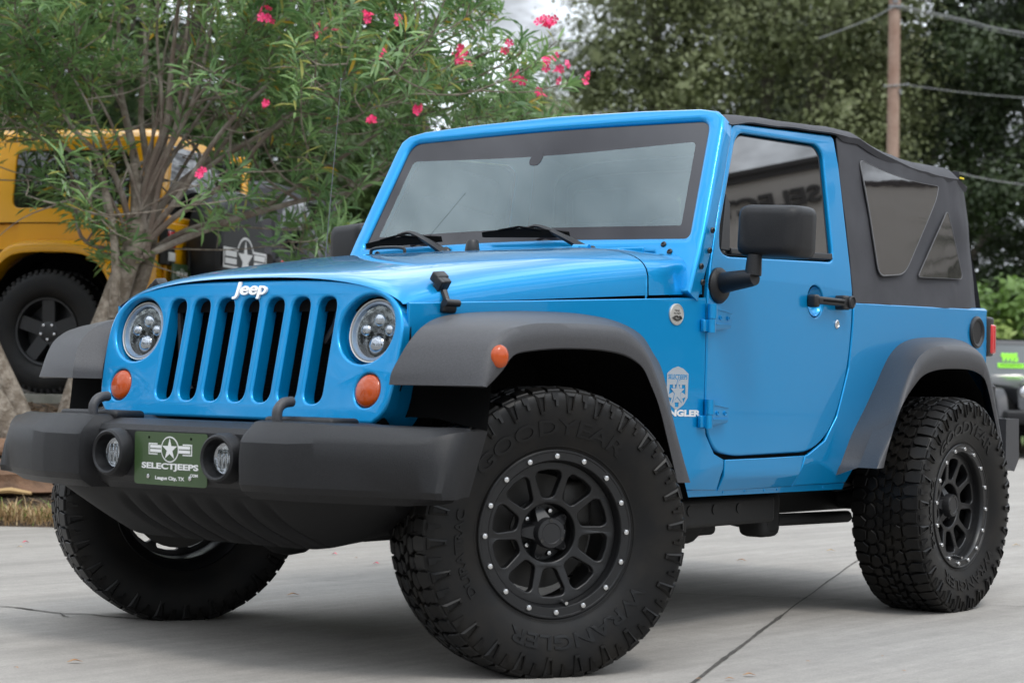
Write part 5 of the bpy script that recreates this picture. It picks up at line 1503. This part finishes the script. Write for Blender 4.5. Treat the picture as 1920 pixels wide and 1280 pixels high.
# ================================================================== other cars
YEL = mat('yellow_paint', (.76, .36, .001), .3, .0, .45)
DKGR = mat('dark_grey_paint', (.022, .023, .026), .35, .2, 1.0)
GREYP = mat('grey_paint', (.10, .105, .12), .4, .3, .8)
VINC = mat('grey_vinyl_cover', (.020, .021, .024), .5, coat=.1)
CARL = mat('beige_lens', (.8, .8, .8), .2)
def suv(label, paint, flarem, roofm, cover, soft=False, sz=1.0, windows=True, four=True, front_text=None, name='off_road_car', plate=True):
    """boxy off-road car; origin on the ground under the rear axle, +X forward"""
    t = thing(name, label, 'car')
    wb = 2.95 if four else 2.42
    xf = wb + .42
    def P(n, mb, m, par=t, **k): return mb.build(n, m, par, **k)
    b = MB()
    # tub and sides
    b.loft([[(x, -.785, .48), (x, -.79, .8), (x, -.785, 1.13), (x, .785, 1.13), (x, .79, .8), (x, .785, .48)] for x in (-.72, -.50)], True, True, True)
    b.loft([[(x, -.787, .96), (x, -.785, 1.13), (x, .785, 1.13), (x, .787, .96)] for x in (-.50, .3)], True, True, True)
    b.loft([[(x, -.785, .46), (x, -.79, .8), (x, -.785, 1.13), (x, .785, 1.13), (x, .79, .8), (x, .785, .46)] for x in (.5, wb - .85)], True, True, True)
    b.loft([[(.3, s_ * .60, .95), (.3, s_ * .787, .95), (.3, s_ * .785, 1.13), (.3, s_ * .60, 1.13)] for s_ in (-1, 1)], True, True, True).box((.4, 0, 1.04), (.25, 1.5, .17))
    b.loft([[(wb - .85, -.78, .8), (wb - .85, -.78, 1.11), (wb - .85, .78, 1.11), (wb - .85, .78, .8)], [(xf, -.60, .8), (xf, -.60, 1.03), (xf, .60, 1.03), (xf, .60, .8)]], True, True, True)
    P('body', b, paint, sharp=30)
    hd_ = MB()
    hd_.loft([[(wb - .82, -.77, 1.115), (wb - .82, -.6, 1.22), (wb - .82, 0, 1.25), (wb - .82, .6, 1.22), (wb - .82, .77, 1.115)], [(wb - .1, -.68, 1.07), (wb - .1, -.54, 1.16), (wb - .1, 0, 1.18), (wb - .1, .54, 1.16), (wb - .1, .68, 1.07)], [(xf - .06, -.60, 1.04), (xf - .06, -.47, 1.10), (xf - .06, 0, 1.12), (xf - .06, .47, 1.10), (xf - .06, .60, 1.04)]], False)
    P('hood', hd_, paint)
    # grille
    gl = []
    for k in range(7):
        y0 = -.315 + k * .105
        gl.append(rounded([(y0 - .034, .76), (y0 + .034, .76), (y0 + .034, 1.04), (y0 - .034, 1.04)], .033, 4))
    gl += [circ(.10, (s_ * .485, .96), 28) for s_ in (-1, 1)]
    G_ = panel('grille', [rounded([(-.6, .70), (.6, .70), (.61, 1.0), (.5, 1.11), (-.5, 1.11), (-.61, 1.0)], .06, 4)] + gl, lambda u, v, w: (xf + .03 - .15 * (v - .9) + w, u, v), .05, paint, t, .008)
    for s_ in (-1, 1):
        P('headlight', MB().lathe([(.095, -.02), (.085, .01), (.05, .025), (0, .03)], (xf, s_ * .485, .96), (1, 0, .1), 24), LENSM)
    P('radiator', MB().box((xf - .04, 0, .9), (.02, 1.1, .36)), MATTE)
    P('front_bumper', MB().box((xf + .18, 0, .60), (.18, 1.72, .20), bev=.04), PLASTIC2)
    # greenhouse
    rx0, rx1 = -.66, wb - 1.15
    zt = 1.79
    gh = MB()
    def ring(x, z, y): return [(x, -y, z), (x, y, z)]
    roof = MB()
    roof.loft([[(rx0 + .02, y * .97, zt - .085 - .0) if False else (x, y, zt - (0 if abs(y) < .6 else .05 if abs(y) < .70 else .10) - (.03 if i in (0, 4) else 0)) for y in (-.715, -.69, -.55, 0, .55, .69, .715)] for i, x in enumerate((rx0 + .0, rx0 + .10, (rx0 + rx1) / 2, rx1 - .1, rx1 + .03))], False)
    roof.loft([[(rx0, -.715, zt - .13), (rx0, -.55, zt - .03), (rx0, .55, zt - .03), (rx0, .715, zt - .13)], [(rx0 - .02, -.73, zt - .20), (rx0 - .02, -.55, zt - .20), (rx0 - .02, .55, zt - .20), (rx0 - .02, .73, zt - .20)]], False)
    P('roof', roof, roofm, sharp=50)
    cabm = MB()
    for s_ in (-1, 1):
        # upper side sheets with windows laid in
        out_ = [(rx0 - .04, 1.13), (wb - .88, 1.13), (wb - 1.12, 1.72), (rx0, 1.72)]
        w_a = rounded([(-.50, 1.235), (.36, 1.235), (.36, 1.63), (-.48, 1.63)], .06, 4)
        w_b = rounded([(.66, 1.235), (1.12, 1.235), (1.12, 1.63), (.66, 1.63)], .05, 4)
        w_c = rounded([(1.26, 1.235), (wb - 1.0, 1.235), (wb - 1.16, 1.63), (1.26, 1.63)], .05, 4)
        wins = [w_a] + ([w_b, w_c] if four else [])
        f = (lambda sgn: lambda u, v, w: (u, sgn * (.785 - .13 * (v - 1.13) + w), v))(s_)
        sp_ = panel('upper_side', [out_] + wins, f, .03, roofm if soft else paint, t, .006)
        for w_ in wins:
            c_ = Vector((sum(p[0] for p in w_) / len(w_), sum(p[1] for p in w_) / len(w_)))
            panel('side_window', [[tuple(c_ + (Vector(p) - c_) * 1.03) for p in w_]], (lambda ff: lambda u, v, w: ff(u, v, w - .012))(f), .004, GLASSD, t, 0)
    # screen
    panel('windscreen', [rounded([(-.70, 1.17), (.70, 1.17), (.64, 1.70), (-.64, 1.70)], .04, 4)], lambda u, v, w: (wb - .86 - .42 * (v - 1.13) + w + .012, u, v), .006, GREYGL, t, 0)
    panel('screen_frame', [[(-.77, 1.12), (.77, 1.12), (.70, 1.76), (-.70, 1.76)], rounded([(-.69, 1.175), (.69, 1.175), (.635, 1.695), (-.635, 1.695)], .04, 4)], lambda u, v, w: (wb - .86 - .42 * (v - 1.13) + w + .02, u, v), .04, paint, t, .008)
    # back
    P('tailgate', MB().box((-.735, 0, .84), (.03, 1.40, .62), bev=.01), paint)
    P('rear_window', MB().box((-.705 + .0, 0, 1.42), (.02, 1.24, .50), Matrix.Rotation(R(-4), 3, 'Y'), .01), GLASSD)
    rp = MB()
    for s_ in (-1, 1): rp.box((-.69, s_ * .665, 1.43), (.06, .12, .62), Matrix.Rotation(R(-4), 3, 'Y'), .01)
    rp.box((-.70, 0, 1.16), (.06, 1.3, .08), bev=.01)
    P('rear_pillar', rp, roofm if soft else paint)
    for s_ in (-1, 1):
        tl_ = P('tail_lamp', MB().box((-.75, s_ * .70, .98), (.07, .13, .24), bev=.012), BLACK)
        P('tail_lamp_lens', MB().box((-.772, s_ * .70, 1.03), (.045, .115, .11), bev=.01), REDL, tl_)
        P('reverse_lens', MB().box((-.772, s_ * .70, .915), (.045, .10, .06), bev=.008), WHITE, tl_)
    P('gate_handle', MB().tube(smoothed([(-.76, .46, .84), (-.80, .46, .85), (-.80, .46, .98), (-.76, .46, .99)], 3), .012, 8), BLACK)
    P('rear_bumper', MB().box((-.86, 0, .60), (.18, 1.60, .20), bev=.03), PLASTIC2)
    # spare wheel in a cover
    sp0 = (-.76, .05, 1.00)
    cv = MB().lathe([(.36, .0), (.40, -.015), (.412, -.05), (.412, -.22), (.402, -.255), (.375, -.270), (.0, -.276)], sp0, (1, 0, 0), 56)
    SC = P('spare_cover', cv, VINC, sharp=50)
    if cover:
        face = MB().lathe([(.372, -.2715), (.0, -.2785)], sp0, (1, 0, 0), 56)
        P('cover_face', face, MATS['chassis_black'], SC)
        roundel(.158, MATS['chassis_black'], SC, lambda u, v, w: (sp0[0] - .2800 - w, sp0[1] - u, sp0[2] + v - .06))
    # flares, wheels
    for s_ in (-1, 1):
        for x0 in (0, wb):
            fl_ = MB()
            arc = [(.50, .62), (.46, .80), (.36, .93), (.20, .985), (-.20, .985), (-.36, .93), (-.47, .80), (-.56, .55)]
            if x0: arc = [(-a, z) for a, z in arc]
            arc = smoothed(arc, 4)
            fl_.loft([[(x0 + a, s_ * .77, z + .03), (x0 + a * .985, s_ * .86, z + .022), (x0 + a * .97, s_ * .915, z + .0), (x0 + a * .95, s_ * .925, z - .035), (x0 + a * .93, s_ * .915, z - .06), (x0 + a * .93, s_ * .77, z - .06)] for a, z in arc], True, True, True)
            P('fender_flare', fl_, flarem, sharp=45)
            P('wheel_liner', MB().loft([[(x0 + .47 * math.cos(a), s_ * y, .42 + .52 * math.sin(a)) for a in np.linspace(-.3, math.pi + .3, 14)] for y in (.55, .88)], False).add([(x0 + .47 * math.cos(a), s_ * .56, .42 + .52 * math.sin(a)) for a in np.linspace(-.3, math.pi + .3, 14)], [tuple(range(14))]), MATTE)
            wm = MB().lathe([(.225, .10), (.24, .118), (.30, .130), (.36, .132), (.395, .118), (.402, .09), (.402, -.09), (.39, -.12), (.30, -.13), (.225, -.10)], (0, 0, 0), (0, 1, 0), 56)
            n_b = 54
            for q in range(n_b):
                a = 2 * math.pi * q / n_b
                for w_ in (.085, -.085): wm.box(pol(.404, a + (.03 if w_ > 0 else 0), w_), (.014, .07, .030), Matrix.Rotation(a, 3, 'Y') if False else Matrix(((-math.cos(a), 0, math.sin(a)), (0, 1, 0), (math.sin(a), 0, math.cos(a)))).transposed().to_3x3().transposed())
                wm.box(pol(.395, a + .02, .122), (.022, .010, .020), Matrix(((-math.cos(a), 0, math.sin(a)), (0, 1, 0), (math.sin(a), 0, math.cos(a)))))
            wb_ = MB().lathe([(.228, .10), (.226, .115), (.212, .112), (.205, .06), (.205, -.08)], (0, 0, 0), (0, 1, 0), 48)
            for q in range(5):
                a = 2 * math.pi * q / 5 + R(90)
                c, s = math.cos(a), math.sin(a)
                def qq(r, tt, w): return Vector((-(r * c - tt * s), w, r * s + tt * c))
                wb_.loft([[qq(.04, -.045, .05), qq(.04, .045, .05), qq(.04, .045, .08), qq(.04, -.045, .08)], [qq(.21, -.055, .06), qq(.21, .055, .06), qq(.21, .045, .095), qq(.21, -.045, .095)]], True, True, True)
            wb_.lathe([(.07, .04), (.068, .082), (.05, .090), (0, .09)], (0, 0, 0), (0, 1, 0), 24)
            wb_.lathe([(.20, .0), (.0, .0)], (0, -.01, 0), (0, 1, 0), 24)
            wh_ = P('wheel', wb_, BLACK)
            P('tyre', wm, RUBBER, wh_, sharp=40)
            for q in range(5):
                a = 2 * math.pi * q / 5 + R(54)
                P('lug_nut', MB().lathe([(.010, .07), (.009, .098), (0, .10)], pol(.052, a, 0), (0, 1, 0), 8), STEEL, wh_)
            wh_.location = (x0, s_ * .80, .402)
            if s_ < 0: wh_.rotation_euler = (0, 0, math.pi)
    # door lines, handles, mirrors
    for s_ in (-1, 1):
        for pts in ([(.62, 1.62), (.60, 1.13), (.60, .98), (.55, .80), (.44, .62)], [(1.20, 1.70), (1.20, .58)], [(-.70, 1.133), (.60, 1.133)]):
            P('panel_gap', MB().tube([(x, s_ * (.7915 - .13 * max(0, z - 1.13)), z) for x, z in pts], .0032, 4), MATTE)
    for s_ in (-1, 1):
        P('door_handle', MB().tube([(.78, s_ * .815, 1.06), (.96, s_ * .815, 1.06)], .016, 8).lathe([(.028, 0), (.028, .03), (0, .034)], (.74, s_ * .787, 1.06), (0, s_, 0), 16), BLACK)
        P('door_mirror', MB().box((wb - 1.0, s_ * .98, 1.30), (.12, .22, .18), bev=.04).tube([(wb - .98, s_ * .78, 1.14), (wb - .99, s_ * .92, 1.20)], .025, 8), PLASTIC2)
    P('underbody', MB().box((wb / 2, 0, .46), (wb + .9, 1.1, .16)), MATTE)
    if plate:
        pl_ = P('dealer_plate', MB().box((-.795, .56, .80), (.012, .30, .15), bev=.004), GREENP)
        roundel(.036, GREENP, pl_, lambda u, v, w: (-.8016 - w, .56 - u, .81 + v))
    return t
GREYGL = mat('grey_reflecting_glass', (.07, .08, .08), .06, spec=.8, ior=1.6)
AZ = R(-67)
# the parked row: left flanks and tails towards us
YC = suv('bright yellow hard-top off-road car with black wheels, parked on gravel behind the oleander', YEL, YEL, YEL, True)
ax_ = yd(-2.85, 13.75, .722)
YC.location = ax_; YC.rotation_euler = (0, 0, AZ)
BC = suv('black soft-top off-road car with a grey spare cover, parked next to the yellow one', DKGR, PLASTIC, CLOTH, False, True, four=False)
BC.location = yd(-2.56, 17.6, .79); BC.rotation_euler = (0, 0, AZ)
FC = suv('dark off-road car facing us far off at the right, green numbers on its windscreen', DKGR, PLASTIC, MATS['matte_black'], False, four=False, plate=False)
FC.location = yd(7.78, 31.2, 0.0); FC.rotation_euler = (0, 0, YAW - math.pi + R(4))
LIME = mat('lime_window_paint', (.30, .85, .04), .6)
wbx = 2.42
def scr(u, v, w): return (wbx - .86 - .42 * (v - 1.13) + w + .022, u, v)
link('price_numbers', bend(text_mesh('9995', .26, .14, .004, .05), lambda u, v, w: scr(u - .26, v + 1.50, w)), LIME, FC, False)
panel('paint_bar', [rounded([(-.46, 1.34), (-.05, 1.34), (-.05, 1.41), (-.46, 1.41)], .015, 3)], lambda u, v, w: scr(u, v, w + .003), .003, LIME, FC, 0)
sq = MB()
for k in range(11):
    u0 = -.43 + k * .033
    sq.tube([scr(u0, 1.36, .005), scr(u0 + .01, 1.40, .005), scr(u0 + .018, 1.365, .005), scr(u0 + .025, 1.395, .005)], .004, 4)
sq.build('paint_scribble', MATTE, FC)

# ================================================================== buildings
STUC = mat('beige_stucco', (.72, .66, .60), .9, bump=(40, .4, .004), var=(2, (.66, .60, .54), .4, .7))
DKB = mat('dark_bronze_metal', (.05, .042, .038), .5)
bl_ = thing('showroom_building', 'beige stucco showroom with raised dark wall letters, seen mirrored in the side windows', 'building', (0, 0, 0))
bc = Vector((-17.0, 10.5)); bn = Vector((.79, -.613)); bt_ = Vector((.613, .79))      # wall faces bn, runs along bt_
def bw(a, z, o): p = bc + bt_ * a + bn * o; return Vector((p.x, p.y, z))
def bbox(mb_, a0, a1, z0, z1, o0, o1):
    v = [bw(a, z, o) for z in (z0, z1) for a, o in ((a0, o0), (a1, o0), (a1, o1), (a0, o1))]
    return mb_.add(v, [(3, 2, 1, 0), (4, 5, 6, 7), (0, 1, 5, 4), (1, 2, 6, 5), (2, 3, 7, 6), (3, 0, 4, 7)])
HB_ = 6.42
bbox(MB(), -9, 26, 0, HB_ - .14, -12, 0).build('wall', STUC, bl_, False)
bbox(bbox(MB(), -9.2, 26.2, HB_ - .14, HB_ - .06, -12.2, .06), -9.3, 26.3, HB_ - .06, HB_, -12.3, .12).build('parapet', DKB, bl_, False)
for a in (-5, 6, 11, 16, 21):
    wn_ = bbox(MB(), a - 1.5, a + 1.5, .5, 2.9, .01, .05).build('window', GLASSD, bl_, False)
    fr__ = bbox(bbox(bbox(bbox(MB(), a - 1.6, a - 1.5, .4, 3, .01, .08), a + 1.5, a + 1.6, .4, 3, .01, .08), a - 1.5, a + 1.5, 2.9, 3, .01, .08), a - 1.5, a + 1.5, .4, .5, .01, .08)
    fr__.build('window_frame', DKB, wn_, False)
t = text_mesh('SELECT JEEPS', 2.5, .30, .06, .03)
link('wall_lettering', bend(t, lambda u, v, w: bw(u - .73, 5.91 + v, w + .01)), DKB, bl_, False)
PALEW = mat('pale_wall', (.62, .60, .57), .85)
pbd = thing('pale_building', 'pale building glimpsed between the trees behind the bright shrub', 'building', yd(13.5, 62, 0), YAW - math.pi / 2)
MB().box((0, 0, 2.2), (16, 6, 4.4)).build('wall', PALEW, pbd, False)
MB().box((0, 0, 4.5), (16.6, 6.6, .25)).build('roof', DKB, pbd, False)
rb_ = MB()
for k in range(4): rb_.box((-6 + 4 * k, -3.02, 1.8), (1.6, .06, 1.4))
rb_.build('window', GLASSD, pbd, False)

# fan palms against the showroom wall: they show as dark fronds in the soft-top windows
rng = np.random.default_rng(77)
for k, (a, h, lab) in enumerate(((-3.6, 4.3, 'taller fan palm against the showroom wall, mirrored in the big soft-top window'), (-5.2, 3.6, 'shorter fan palm against the showroom wall, mirrored in the small soft-top window'), (-7.2, 5.0, 'fan palm at the far corner of the showroom wall'))):
    pm = thing('fan_palm', lab, 'palm', bw(a, 0, 1.3), 0, 'fan palms along the showroom wall')
    MB().tube([(0, 0, -.1), (.03, .02, h * .5), (0, 0, h)], [.16, .13, .12], 10).build('trunk', BARK, pm)
    fr2 = MB()
    for q in range(34):
        az = rng.uniform(0, 6.28); el = rng.uniform(-.9, 1.2)
        d_ = Vector((math.cos(az) * math.cos(el), math.sin(az) * math.cos(el), math.sin(el)))
        c = Vector((0, 0, h)) + d_ * rng.uniform(.5, .8)
        u = d_.orthogonal().normalized(); w_ = d_.cross(u)
        sd2 = Vector((-math.sin(az), math.cos(az), 0))
        for j in range(11):
            an_ = (j - 5) * .22
            e = (d_ * math.cos(an_) + sd2 * math.sin(an_)); L = .75 - .05 * abs(j - 5)
            p1 = c + e * L * .55; p2 = c + e * L + Vector((0, 0, -.16))
            pw = sd2 * .022
            fr2.add([c, p1 + pw, p2, p1 - pw], [(0, 1, 2, 3)])
        fr2.tube([(0, 0, h), tuple(c)], .012, 4, False)
    fr2.build('fronds', MIDL, pm, False, recalc=False)
